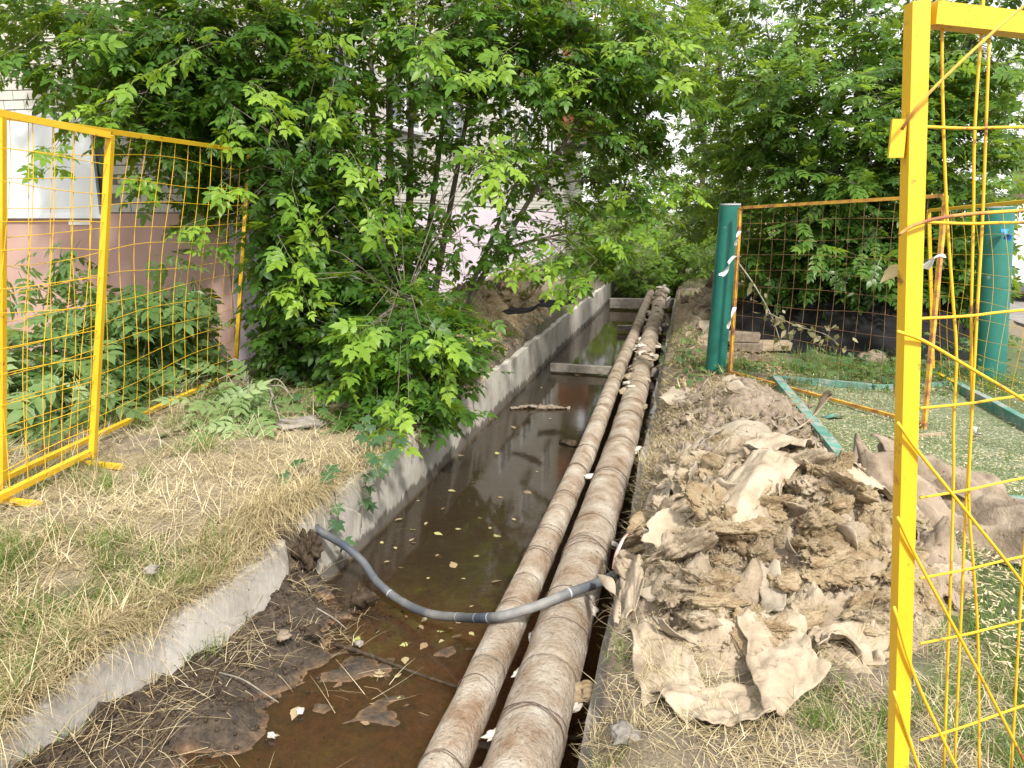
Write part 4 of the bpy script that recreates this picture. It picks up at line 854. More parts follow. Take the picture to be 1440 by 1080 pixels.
# large torn sheets laid over the heap
def drape(label, quad, lift, seed, mat='sheet', n=44, m=32, wav=0.025, ragged=0.09, th_=0.005, waves=None, group='torn sheets of wrapping on the right bank', zs=None):
    """quad: four ground-plane points in order"""
    q = [np.asarray(p, float)[:2] for p in quad]; U, W = np.meshgrid(np.linspace(0, 1, n), np.linspace(0, 1, m))
    e = ragged*fbm(U*4+seed, W*4, 0, seed, 4)*(2*np.maximum(abs(U-0.5), abs(W-0.5)))**2; e2 = ragged*fbm(U*4+seed, W*4, 5.5, seed+3, 4)*(2*np.maximum(abs(U-0.5), abs(W-0.5)))**2
    U2, W2 = U+e, W+e2
    P = q[0]*((1-U2)*(1-W2))[..., None]+q[1]*(U2*(1-W2))[..., None]+q[2]*(U2*W2)[..., None]+q[3]*((1-U2)*W2)[..., None]
    L = lift(U, W) if callable(lift) else lift
    Z = surf(P[..., 0], P[..., 1])+0.02+L+wav*fbm(U*3, W*3, 0, seed+7, 3)
    if waves is not None: Z = Z+waves(U, W)
    V, Fc = thicken(np.dstack([P, Z]).reshape(-1, 3), n, m, th_); org = np.array([*np.mean(q, 0), float(surf(*np.mean(q, 0)))])
    return obj('torn_sheet', mesh('torn_sheet', V-org, Fc, M[mat], True), loc=org, label=label, cat='sheet', group=group)
g2 = lambda *p: [gz(x, y, z) for x, y, z in p]
drape('pale torn sheet, left arm of the sheets in front of the pile', g2((880, 865, .05), (965, 900, .06), (1005, 985, .02), (905, 980, .02)), 0.0, 401, ragged=0.05)
drape('pale torn sheet lying flattest and nearest the camera in front of the pile', g2((905, 965, .02), (1090, 962, .03), (1078, 1050, .01), (985, 1035, .01)), lambda U, W: 0.015+0.05*W**3*U, 402, ragged=0.04)
drape('pale torn sheet, right arm reaching up from the front of the pile', g2((1034, 880, .07), (1118, 876, .08), (1162, 965, .02), (1076, 1035, .02)), lambda U, W: 0.025+0.03*np.abs(U-0.5)*2*W, 403, ragged=0.05)
drape('pale grey curved sheet across the top of the insulation pile', g2((985, 705, .36), (1085, 632, .38), (1135, 655, .38), (1050, 745, .36)), lambda U, W: 0.04+0.05*np.sin(U*3.1)*np.sin(W*3.1), 404, 'sheet', ragged=0.14)
drape('smooth yellowish sheet at the very top of the pile', g2((1052, 655, .36), (1075, 625, .36), (1140, 640, .36), (1130, 672, .36)), lambda U, W: 0.09+0.03*U, 405, 'sheet', n=30, m=24)
drape('small curled sheet with lifted edges right of the pile top', g2((1145, 680, .30), (1160, 660, .30), (1212, 678, .28), (1206, 700, .28)), lambda U, W: 0.03+0.12*(U-0.5)**2+0.05*(W-0.5)**2*4, 406, 'sheet', n=30, m=24)
drape('grey matted sheet over the far side of the pile', g2((950, 660, .22), (1000, 600, .22), (1120, 610, .25), (1090, 640, .30)), 0.02, 407, 'sheet_grey', wav=0.04, ragged=0.16)
drape('brown torn felt strip on the left flank of the pile by the pipes', g2((895, 700, .08), (945, 655, .15), (985, 660, .2), (910, 735, .1)), 0.02, 408, 'sheet_grey', wav=0.05, ragged=0.2)
drape('small square of pale sheet at the pile corner by the hose', g2((872, 800, .06), (905, 795, .08), (905, 845, .06), (874, 872, .03)), 0.03, 409, 'sheet', n=30, m=24)
drape('thin pale sheet strip on the right of the pile behind the yellow post', g2((1170, 705, .25), (1262, 688, .2), (1262, 712, .2), (1185, 728, .25)), 0.05, 410, 'sheet', n=30, m=24)
drape('crumpled pale sheet left of the near yellow post', g2((1130, 905, .06), (1235, 890, .05), (1245, 930, .03), (1150, 935, .03)), lambda U, W: 0.02+0.04*np.sin(U*6)*W, 411, 'sheet', n=30, m=24, ragged=0.15)
wv = lambda U, W: 0.16*np.exp(-((W-0.30)/0.14)**2)*(1-0.55*U)+0.13*np.exp(-((W-0.75)/0.12)**2)*(1-0.4*U)+0.05*np.sin(U*7+W*3)+0.05*(1-np.abs(np.sin(W*13+U*2.5+1.2*np.sin(U*5)))*2)
drape('long folded brown felt sheet on the far right of the pile', g2((1215, 722, .05), (1452, 800, .02), (1445, 742, .02), (1210, 660, .05)), 0.03, 412, 'felt', n=60, m=50, waves=wv, wav=0.055, ragged=0.08, th_=0.008)
wv2 = lambda U, W: 0.20*np.exp(-((W-0.5)/0.25)**2)*(1-0.7*U)
drape('raised brown felt fold behind the near yellow post', g2((1235, 690, .05), (1400, 745, .02), (1390, 700, .02), (1225, 645, .05)), 0.06, 413, 'felt', n=44, m=34, waves=wv2, wav=0.05, th_=0.008)
drape('dirty grey felt piece hanging below the long folded sheet', g2((1285, 790, .05), (1345, 800, .05), (1350, 860, .02), (1290, 850, .02)), lambda U, W: 0.16*(1-W)*np.exp(-((U-0.5)/0.4)**2), 414, 'felt', n=30, m=24, wav=0.04)
P = [gz(1105, 606, .10), gz(1128, 598, .16), gy(1146, 580, gz(1128, 598, .12)[1]), gy(1160, 560, gz(1128, 598, .12)[1]), gy(1166, 550, gz(1128, 598, .12)[1]-0.03)]
rag('narrow tan strip of felt standing up beside the green frame', P, 0.11, M['sheet'], 'felt_strip', 'strip')
rag('pale stiff strip of sheet poking up at the trench edge by the hose', [gz(845, 808, 0.0), gz(858, 822, 0.03), gz(868, 842, 0.03), gz(866, 875, 0.0)], 0.06, M['sheet'], 'felt_strip', 'strip')
# pink and white barrier tape
rag('pink and white barrier tape lying on the straw beside the pipes', [gz(968, 708, 0.12), gz(945, 726, 0.1), gz(915, 742, 0.08), gz(896, 748, 0.06), gz(880, 752, 0.03), gz(868, 775, 0.0), gz(862, 800, -0.03)], 0.035, M['tape'], 'barrier_tape', 'tape')
rag('short torn end of barrier tape on the straw', [gz(902, 745, 0.08), gz(904, 752, 0.07), gz(908, 762, 0.06)], 0.05, M['tape'], 'barrier_tape', 'tape')
# second heap beside the far pipes and debris on the left mound
def pileC(x, y): return 0.46*np.exp(-((x-0.42)/0.42)**2-((y-12.2)/1.7)**2)
h3, me, o3_ = heap_mesh('insulation_pile', np.arange(-0.2, 1.3, 0.03), np.arange(9, 15.5, 0.05), pileC, 0.08, M['wool_grey'], 'heap of old insulation between the far pipes and the left green post', 131, 3.0)
obj('mound', me, h3)
for q in range(40):
    x, y = R1.normal(0.38, 0.25), R1.normal(11.8, 1.0); hh = float(pileC(x, y))
    if hh < 0.05 or x < -0.15: continue
    o = obj('paper_scrap', scr[R1.integers(0, 12)][1], h3, (x-o3_[0], y-o3_[1], float(bank(x, y))+hh+0.03), (R1.normal(0, .7), R1.normal(0, .7), R1.uniform(0, 6))); o.scale = [R1.uniform(1, 1.8)]*3
def pileD(x, y): return 0.22*np.exp(-((x+2.62)/0.42)**2-((y-10.4)/1.7)**2)
h4, me, o4_ = heap_mesh('insulation_pile', np.arange(-3.9, -1.95, 0.03), np.arange(7.6, 14.5, 0.05), pileD, 0.06, M['wool'], 'pale wool debris on the mound above the left concrete wall', 141, 3.0)
obj('mound', me, h4)
for q in range(70):
    x, y = R1.normal(-2.7, 0.3), R1.normal(10.4, 1.3); hh = float(pileD(x, y))
    if hh < 0.04 or x > -2.05: continue
    if q % 2: o = obj('wool_tuft', tufts[R1.integers(0, 9)][0], h4, (x-o4_[0], y-o4_[1], float(bank(x, y))+hh), (R1.normal(0, .4), R1.normal(0, .4), R1.uniform(0, 6))); o.scale = [R1.uniform(0.06, 0.13)]*3
    else: o = obj('paper_scrap', scr[R1.integers(0, 12)][q % 3 == 0], h4, (x-o4_[0], y-o4_[1], float(bank(x, y))+hh+0.03), (R1.normal(0, .5), R1.normal(0, .5), R1.uniform(0, 6))); o.scale = [R1.uniform(0.8, 1.7)]*3
def rsheet(label, px, py, z, size, rz, mat, name='roofing_felt', cat='sheet'):
    V, Fc = curl(size[0], size[1], size[2], int(px)); p = gz(px, py, z); obj(name, mesh(name, V, Fc, mat, True), loc=p, rot=(0.15, -0.2, rz), label=label, cat=cat)
rsheet('black scrap of roofing felt on the left mound, right one', 785, 425, 0.40, (0.55, 0.4, 0.6), 0.4, M['tarp'])
rsheet('black scrap of roofing felt on the left mound, left one', 738, 436, 0.42, (0.45, 0.25, 0.5), -0.2, M['tarp'])
for (x, y, s, lab) in [(752, 373, 0.28, 'broken orange brick on the left bank, left one'), (823, 378, 0.34, 'broken orange brick at the far left bank, right one')]:
    p = gz(x, y, 0.2); V = lump(ICO2, (s*0.5, s*0.3, s*0.3), int(x), 0.25); obj('broken_brick', mesh('broken_brick', V, ICO2[1], flat('brick_orange%d' % x, (0.48, 0.24, 0.14), 0.9)), loc=(p[0], p[1], float(bank(p[0], p[1]))+s*0.2), label=lab, cat='brick', group='orange bricks on the left bank')
# shreds of white lining on the thicker pipe far away
for q in range(46):
    y = R1.uniform(6.8, 18.5); a = R1.uniform(0.2, 2.9); r = 0.126
    o = obj('lining_shred', tufts[R1.integers(5, 9)][1], pR, (float(cxR(y))+r*math.cos(a)+0.475, y-1.0, r*math.sin(a)), (R1.normal(0, .4), R1.normal(0, .4), R1.uniform(0, 6)))
    o.scale = (0.035*R1.uniform(.6, 1.5), 0.06*R1.uniform(.6, 1.5), 0.025); 
wsh = [mesh('lining_shred', ICO3[0]*(1+0.5*fbm(ICO3[0][:, 0]*2+v, ICO3[0][:, 1]*2, ICO3[0][:, 2]*2, 500+v, 4))[:, None]*np.array([1, 1.4, 0.6]), ICO3[1], M['plaster'], True) for v in range(4)]
for q in range(34):
    y = R1.uniform(7.5, 18.8); a = R1.choice([R1.uniform(2.2, 3.3), R1.uniform(-0.3, 0.9), R1.uniform(0.9, 2.2)], p=[0.45, 0.25, 0.30]); r = 0.125
    o = obj('lining_shred', wsh[q % 4], pR, (float(cxR(y))+r*math.cos(a)+0.475, y-1.0, r*math.sin(a)), (R1.normal(0, .4), R1.normal(0, .4), R1.uniform(0, 6))); s = R1.uniform(0.015, 0.05); o.scale = (s, s*1.3, s)
for (y, a, s) in [(2.35, 2.9, 0.02), (2.75, 3.0, 0.016), (2.62, -0.1, 0.022), (3.3, 0.25, 0.02), (3.05, 3.1, 0.018), (2.15, 3.0, 0.03), (4.1, 0.1, 0.02), (5.2, 3.0, 0.03), (5.9, 0.1, 0.035)]:
    o = obj('lining_shred', wsh[int(y*10) % 4], pR, (float(cxR(y))+0.122*math.cos(a)+0.475, y-1.0, 0.122*math.sin(a)), (0, 0, y)); o.scale = (s, s*1.6, s)

# ------------------------------------------------------------------ hose
HP = [gx(440, 738, -2.02), gx(452, 748, -1.93), gz(485, 768, -0.26), gz(510, 790, -0.34), gz(530, 818, -0.40), gz(560, 843, -0.43), gz(600, 862, -0.40), gz(645, 868, -0.33), gz(695, 868, -0.165), gz(750, 854, -0.13), gz(800, 834, -0.09), gz(840, 820, -0.095), gz(880, 802, -0.06), gz(905, 792, -0.02)]
C = bez(HP, 9); V, Fc = tube(C, 0.0225*(1+0.03*np.sin(np.arange(len(C))*1.9)), 14, True); org = C[60]
hz = thing('hose', 'grey-blue rubber hose crossing the trench over both pipes', 'hose', org)
obj('tube', mesh('tube', V-org, Fc, M['hose'], True), hz)
for f in (42, 63, 68, 71, 90):
    P = np.array([C[f]-nrm(C[f+1]-C[f])*0.004, C[f]+nrm(C[f+1]-C[f])*0.004]); V, Fc = tube(P, 0.0238, 14, False); obj('clip', mesh('clip', V-org, Fc, M['steel_grey'], True), hz)

# ------------------------------------------------------------------ green framed play area, turf
TX = [(0.84, 7.40), (1.10, 4.25), (1.95, 4.42), (2.62, 5.6), (2.44, 7.55), (1.68, 7.33)]
fr = thing('sandbox_frame', 'weathered green plank frame lying on the grass right of the pile', 'frame', (1.6, 6, 0))
def plank(a, b, w_, h_, z0=0.0):
    a, b = np.array([*a, z0]), np.array([*b, z0]); d = nrm(b-a); s_ = np.array([-d[1], d[0], 0]); V = []
    for p in np.linspace(a, b, 8):
        j = rng.normal(0, 0.003, 3)
        for q, z in ((-w_/2, 0.0), (w_/2, 0.0), (w_/2, h_), (-w_/2, h_)): V.append(p+s_*q+[0, 0, z]+j)
    Fc = [(i*4+k, (i+1)*4+k, (i+1)*4+(k+1) % 4, i*4+(k+1) % 4)[::-1] for i in range(7) for k in range(4)]+[(0, 1, 2, 3), (31, 30, 29, 28)]
    obj('plank', mesh('plank', np.array(V)-[1.6, 6, 0], Fc, M['green_board']), fr)
plank(gz(1090, 541)[:2], gz(1180, 655)[:2], 0.075, 0.09); plank(gz(1182, 658)[:2], gz(1240, 735)[:2], 0.075, 0.09)
plank(gz(1098, 538)[:2], gz(1225, 551)[:2], 0.05, 0.07); plank(gz(1228, 551)[:2], gz(1335, 546)[:2], 0.05, 0.06); plank(gz(1346, 553)[:2], gz(1500, 640)[:2], 0.06, 0.10); plank(gz(1395, 727)[:2], gz(1560, 735)[:2], 0.06, 0.12)
tv = [gz(1095, 545), gz(1340, 552), gz(1560, 660), gz(1560, 735), gz(1395, 725), gz(1235, 730), gz(1180, 655)]
gxs, gys = np.meshgrid(np.arange(0.7, 3.4, 0.05), np.arange(4.3, 7.7, 0.05)); poly = np.array(tv)[:, :2]
def inpoly(x, y):
    c = np.zeros(x.shape, bool); n = len(poly)
    for i in range(n):
        (x1, y1), (x2, y2) = poly[i], poly[(i+1) % n]
        c ^= ((y1 > y) != (y2 > y)) & (x < (x2-x1)*(y-y1)/(y2-y1+1e-12)+x1)
    return c
inn = inpoly(gxs, gys); ii = np.arange(gxs.size).reshape(gxs.shape); Fq = np.stack([ii[:-1, :-1], ii[:-1, 1:], ii[1:, 1:], ii[1:, :-1]], -1).reshape(-1, 4); kf = inn.ravel()[Fq].all(1)
TZ = np.maximum(bank(gxs, gys)+0.012, 0.02)
obj('turf_ground', mesh('turf_ground', np.stack([gxs, gys, TZ], -1).reshape(-1, 3), Fq[kf], M['turf'], True), kind='structure')

# ------------------------------------------------------------------ straw, grass, soil crumbs
def blades(n, x, y, z, R0, L, W, el, curve, seg=3):
    hd = R0.uniform(0, 2*PI, n); e = el(R0, n); ln = L(R0, n); wd = W(R0, n); cu = curve(R0, n)
    pts = [np.stack([x, y, z], -1)]; ang = e.copy()
    side = np.stack([-np.sin(hd), np.cos(hd), np.zeros(n)], -1)
    hv = np.stack([np.cos(hd), np.sin(hd), np.zeros(n)], -1); yaw = R0.normal(0, 0.35, n)
    for s in range(seg):
        h2 = hv+side*(yaw*(s+1)/seg)[:, None]
        pts.append(pts[-1]+(h2*np.cos(ang)[:, None]+np.array([0, 0, 1.0])*np.sin(ang)[:, None])*(ln/seg)[:, None]); ang = ang-cu/seg
    V = []
    for s, p in enumerate(pts):
        w_ = wd*(1-0.85*(s/seg)**1.6); V += [p-side*w_[:, None]/2, p+side*w_[:, None]/2]
    V = np.stack(V, 1); k = 2*(seg+1)
    f = np.array([(2*s, 2*s+1, 2*s+3, 2*s+2) for s in range(seg)])
    return V.reshape(-1, 3), (f[None]+(np.arange(n)*k)[:, None, None]).reshape(-1, 4), k
def field(name, n, sampler, mat, label, cat, L, W, el, curve, tint, seed, zoff=0.004, zf=None):
    R0 = np.random.default_rng(seed); x, y = sampler(R0, n); z = (zf or gh)(x, y)+zoff*R0.uniform(0, 3, len(x))
    V, Fc, k = blades(len(x), x, y, z, R0, L, W, el, curve)
    return obj(name, mesh(name, V, Fc, mat, False, tint=np.repeat(tint(R0, x, y), k)), label=label, cat=cat, kind='stuff')
def ysamp(R0, n, a, b):                           # denser near the camera
    u = R0.uniform(0, 1, n); return 1/(1/a+(1/b-1/a)*u)
def s_left(R0, n):
    y = ysamp(R0, n*2, 1.5, 7.2); d = R0.uniform(0, 1, n*2)**1.25*4.2; x = xl(y)-0.03-d+0.10*R0.uniform(0, 1, n*2)*(R0.uniform(0, 1, n*2) < 0.3)
    ok = (1-sm(5.4, 6.9, y+0.5*fbm(x*0.8, y*0.8, 0, 51, 3)) > R0.uniform(0, 1, n*2)) & (x > -6.5)
    ok &= fbm(x*3.1, y*3.1, 0, 53, 3)+R0.normal(0, 0.5, n*2) > -0.65
    return x[ok][:n], y[ok][:n]
U_ = lambda a, b: (lambda R0, n: R0.uniform(a, b, n))
NN = lambda m, s: (lambda R0, n: R0.normal(m, s, n))
field('dry_grass', 46000, s_left, M['straw'], 'matted dry straw-coloured grass covering the left bank', 'dry grass', lambda R0, n: 0.06+0.24*R0.uniform(0, 1, n)**2, U_(0.0020, 0.0048), lambda R0, n: np.abs(R0.normal(0.16, 0.36, n)), NN(0.35, 0.6), lambda R0, x, y: np.clip(0.52+0.28*fbm(x*2, y*2, 0, 61, 3)+R0.normal(0, 0.30, len(x)), 0, 1), 501, 0.012)
def clump(base_s, nc, spread):
    def f(R0, n):
        cx_, cy_ = base_s(R0, nc); i = R0.integers(0, len(cx_), n); return cx_[i]+R0.normal(0, spread, n), cy_[i]+R0.normal(0, spread, n)
    return f
def s_leftg(R0, n):
    x, y = s_left(R0, n*4); ok = fbm(x*0.8, y*0.8, 0, 51, 4)+0.5*fbm(x*3, y*3, 0, 53, 2) > -0.08; return x[ok][:n], y[ok][:n]
field('green_grass', 26000, clump(s_leftg, 780, 0.035), M['grass'], 'tufts of fresh green grass in the dry left bank', 'grass', U_(0.05, 0.15), U_(0.002, 0.0045), NN(1.1, 0.25), NN(0.7, 0.4), lambda R0, x, y: np.clip(0.5+R0.normal(0, 0.25, len(x)), 0, 1), 502)
def s_edge(R0, n):                               # tussocks overhanging the left wall
    y = ysamp(R0, n, 1.6, 7.5); return xl(y)-0.02-np.abs(R0.normal(0, 0.10, n)), y
field('hanging_straw', 11000, clump(s_edge, 300, 0.05), M['straw'], 'straw and roots hanging over the edge of the left concrete wall', 'dry grass', U_(0.08, 0.22), U_(0.0015, 0.003), NN(0.35, 0.4), NN(1.5, 0.6), lambda R0, x, y: np.clip(0.40+R0.normal(0, 0.25, len(x)), 0, 1), 503, zf=bank)
def s_right(R0, n):
    y = ysamp(R0, n*2, 1.5, 6.5); x = R0.uniform(-0.26, 0.30, n*2); x = np.where(y < 3.0, R0.uniform(-0.26, 1.3, n*2), x)
    ok = (pileA(x, y) < 0.05) & (fbm(x*4, y*4, 0, 71, 2)+R0.normal(0, 0.4, n*2) > -0.25); return x[ok][:n], y[ok][:n]
def s_break(R0, n):
    y = R0.normal(3.62, 0.20, n); return xl(y)-0.03-np.abs(R0.normal(0, 0.09, n)), y
field('hanging_straw', 2600, s_break, M['straw'], 'straw tussock hanging over the break between the two left walls', 'dry grass', U_(0.08, 0.26), U_(0.0018, 0.0036), NN(0.3, 0.4), NN(1.9, 0.6), lambda R0, x, y: np.clip(0.42+R0.normal(0, 0.25, len(x)), 0, 1), 513, 0.01, lambda x, y: bank(x, y)+0.02)
field('dry_grass', 14000, s_right, M['straw'], 'dry straw along the right edge of the trench', 'dry grass', U_(0.04, 0.13), U_(0.0014, 0.003), lambda R0, n: np.abs(R0.normal(0.2, 0.35, n)), NN(0.4, 0.5), lambda R0, x, y: np.clip(0.5+R0.normal(0, 0.25, len(x)), 0, 1), 504, 0.006, lambda x, y: surf(x, y))
def s_rg(R0, n):
    y = ysamp(R0, n*3, 1.5, 4.2); x = R0.uniform(-0.22, 2.2, n*3); ok = (pileA(x, y) < 0.04) & (fbm(x*2.2+3, y*2.2, 0, 73, 3)+0.5*(x > 0.9) > 0.10); return x[ok][:n], y[ok][:n]
field('green_grass', 9000, clump(s_rg, 330, 0.03), M['grass'], 'short green grass tufts in front of the insulation pile and under the near fence', 'grass', U_(0.04, 0.11), U_(0.002, 0.004), NN(1.0, 0.3), NN(0.8, 0.4), lambda R0, x, y: np.clip(0.5+R0.normal(0, 0.25, len(x)), 0, 1), 505)
def s_turf(R0, n):
    x, y = R0.uniform(0.7, 3.8, n*2), ysamp(R0, n*2, 2.6, 8.0); ok = (heap_h(x, y) < 0.03) & ((y > 4.2) | (x > 1.15)); return x[ok][:n], y[ok][:n]
field('turf_grass', 30000, s_turf, M['grass'], 'short green turf inside and around the green plank frame', 'grass', U_(0.015, 0.05), U_(0.0025, 0.0045), NN(0.9, 0.35), NN(0.5, 0.4), lambda R0, x, y: np.clip(0.45+R0.normal(0, 0.25, len(x)), 0, 1), 506, zf=lambda x, y: bank(x, y)+0.012)
field('wood_chips', 13000, s_turf, M['straw'], 'pale chips and clippings strewn over the turf by the green frame', 'chips', U_(0.015, 0.04), U_(0.005, 0.010), lambda R0, n: np.abs(R0.normal(0.05, 0.12, n)), NN(0.1, 0.2), lambda R0, x, y: np.clip(0.75+R0.normal(0, 0.2, len(x)), 0, 1), 507, 0.012, lambda x, y: bank(x, y)+0.02)
def s_far(R0, n):
    y = ysamp(R0, n*2, 7.2, 22); x = R0.uniform(-4.6, 3.6, n*2); ok = ((x < xl(y)-0.05) | (x > XR+0.12)) & (fbm(x*1.2, y*1.2, 0, 77, 2) > -0.15); return x[ok][:n], y[ok][:n]
field('weedy_grass', 15000, clump(s_far, 900, 0.06), M['grass'], 'low weedy grass under the trees and behind the fences', 'grass', U_(0.06, 0.18), U_(0.004, 0.009), NN(1.0, 0.3), NN(0.9, 0.4), lambda R0, x, y: np.clip(0.4+R0.normal(0, 0.25, len(x)), 0, 1), 508, zf=bank)
def s_dirt(R0, n):
    y = ysamp(R0, n*2, 4.2, 7.3); x = R0.uniform(-0.2, 1.0, n*2); ok = pileB(x, y) > 0.02; return x[ok][:n], y[ok][:n]
field('root_litter', 6000, s_dirt, M['straw'], 'brown roots and straw litter on the soil heap', 'litter', U_(0.03, 0.12), U_(0.002, 0.005), lambda R0, n: np.abs(R0.normal(0.1, 0.3, n)), NN(0.3, 0.5), lambda R0, x, y: np.clip(0.15+R0.normal(0, 0.22, len(x)), 0, 1), 509, 0.012, surf)
def s_bankfar(R0, n):
    y = ysamp(R0, n*2, 6.5, 19); x = np.where(R0.uniform(0, 1, n*2) < 0.5, R0.uniform(-3.6, -2.0, n*2), R0.uniform(-0.2, 1.0, n*2)); return x[:n], y[:n]
field('leaf_litter', 9000, s_bankfar, M['straw'], 'brown leaf litter and twigs on both banks beyond the heaps', 'litter', U_(0.04, 0.16), U_(0.006, 0.016), lambda R0, n: np.abs(R0.normal(0.15, 0.3, n)), NN(0.3, 0.6), lambda R0, x, y: np.clip(0.22+0.25*fbm(x*2, y*2, 0, 66, 2)+R0.normal(0, 0.25, len(x)), 0, 1), 512, 0.012, lambda x, y: bank(x, y)+np.where(x > 0, pileC(x, y), pileD(x, y)))
def s_mud(R0, n):
    y = ysamp(R0, n, 1.6, 3.7); return xl(y)+np.abs(R0.normal(0.15, 0.28, n)), y
field('root_litter', 1000, clump(s_mud, 40, 0.08), M['straw'], 'pale straw strewn on the dark mud at the left foreground', 'litter', U_(0.06, 0.28), U_(0.0016, 0.0032), lambda R0, n: np.abs(R0.normal(0.1, 0.25, n)), NN(0.3, 0.6), lambda R0, x, y: np.clip(0.5+R0.normal(0, 0.3, len(x)), 0, 1), 510, 0.008, floor)
# loose fibres standing off the tufts
bpy.context.view_layer.update()
R0 = np.random.default_rng(511); roots_, nors_ = [], []
for o in tuftobj:
    me = o.data; n = len(me.vertices); co = np.empty(n*3, np.float32); me.vertices.foreach_get('co', co); nv_ = np.empty(n*3, np.float32); me.vertices.foreach_get('normal', nv_)
    i = R0.integers(0, n, 240); Mw = np.array(o.matrix_world); roots_.append(co.reshape(-1, 3)[i]@Mw[:3, :3].T+Mw[:3, 3]); nors_.append(nrm(nv_.reshape(-1, 3)[i]@Mw[:3, :3].T))
rt_, nn_ = np.vstack(roots_), np.vstack(nors_); n = len(rt_); d = nrm(nn_*R0.uniform(0.1, 0.8, (n, 1))+R0.normal(0, 0.6, (n, 3))); ln = R0.uniform(0.008, 0.05, n)[:, None]; sd_ = nrm(np.cross(d, nn_+0.01))*R0.uniform(0.0005, 0.0011, n)[:, None]
p1 = rt_+d*ln*0.5; p2 = p1+nrm(d+R0.normal(0, 0.5, (n, 3))-[0, 0, 0.3])*ln*0.5
V = np.stack([rt_-sd_, rt_+sd_, p1+sd_, p1-sd_, p2], 1).reshape(-1, 3); k5 = np.arange(n)*5
Fc = np.concatenate([np.stack([k5, k5+1, k5+2], -1), np.stack([k5, k5+2, k5+3], -1), np.stack([k5+3, k5+2, k5+4], -1)])
obj('wool_fibres', mesh('wool_fibres', V-po, Fc, M['fibre'], tint=np.repeat(np.clip(0.5+R0.normal(0, 0.25, n), 0, 1), 5)), ps, kind='stuff')
def crumbs(name, n, sampler, zf, smin, smax, mat, label, seed):
    R0 = np.random.default_rng(seed); x, y = sampler(R0, n); n = len(x); s = smin+(smax-smin)*R0.uniform(0, 1, n)**3
    A = nrm(R0.normal(0, 1, (n, 3))); B = R0.normal(0, 1, (n, 3)); F3 = frames(A, B)*(s[:, None, None]*np.stack([R0.uniform(.7, 1.3, n), R0.uniform(.7, 1.2, n), R0.uniform(.5, 1, n)], -1)[:, None, :])
    V, Fc = scatter(ICO1[0]*(1+0.32*np.random.default_rng(1).normal(0, 1, (len(ICO1[0]), 1))), ICO1[1], F3, np.stack([x, y, zf(x, y)+s*0.3], -1))
    obj(name, mesh(name, V, Fc, mat), label=label, cat='soil', kind='stuff')
def s_mudc(R0, n):
    y = ysamp(R0, n, 1.5, 3.8); return xl(y)+0.02+np.abs(R0.normal(0, 0.24, n)), y
crumbs('mud_clods', 7000, s_mudc, floor, 0.002, 0.013, M['clod'], 'dark wet clods of mud against the broken left wall', 601)
def s_edgec(R0, n):
    y = ysamp(R0, n, 1.5, 9); return xl(y)-0.02-np.abs(R0.normal(0, 0.12, n)), y
crumbs('soil_crumbs', 2600, s_edgec, bank, 0.004, 0.022, M['clod_dry'], 'dry soil crumbs along the top of the left wall', 602)
crumbs('soil_crumbs', 3500, s_dirt, surf, 0.005, 0.035, M['clod_dry'], 'clods and crumbs over the soil heap on the right bank', 603)
def s_pilec(R0, n):
    x, y = R0.uniform(-0.2, 1.2, n*2), R0.uniform(2.5, 4.6, n*2); ok = pileA(x, y) > 0.03; return x[ok][:n], y[ok][:n]
crumbs('wool_crumbs', 5200, s_pilec, surf, 0.002, 0.010, M['wool_grey'], 'crumbled bits of insulation over the pile', 604)

# ------------------------------------------------------------------ broadleaf plants
def plant(name, label, cat, base, pos, ax, nr, sz, ti, kind, mat, stems=(), hi_n=300, group=None, bark='bark'):
    base = np.asarray(base, float); t = thing(name, label, cat, base, group)
    for P, r0, r1 in stems:
        V, Fc = limb(P, r0, r1, 7); obj('stem', mesh('stem', V-base, Fc, M[bark], True), t)
    F3 = frames(ax, nr); _, _, dep = proj(pos); od = np.argsort(dep); hi, lo = od[:hi_n], od[hi_n:]
    if len(lo):
        bv, bf = LEAF[kind][0]; V, Fc = scatter(bv, bf, F3[lo]*sz[lo, None, None], pos[lo]-base)
        obj('foliage', mesh('foliage', V, Fc, mat, False, tint=np.repeat(ti[lo], len(bv))), t, kind='stuff')
    for i in hi:
        o = obj('leaf', hi_leaf(kind, mat, int(round(ti[i]*6.5))), t)
        o.matrix_local = Matrix(np.vstack([np.hstack([F3[i]*sz[i], (pos[i]-base)[:, None]]), [0, 0, 0, 1]]).tolist())
    return t
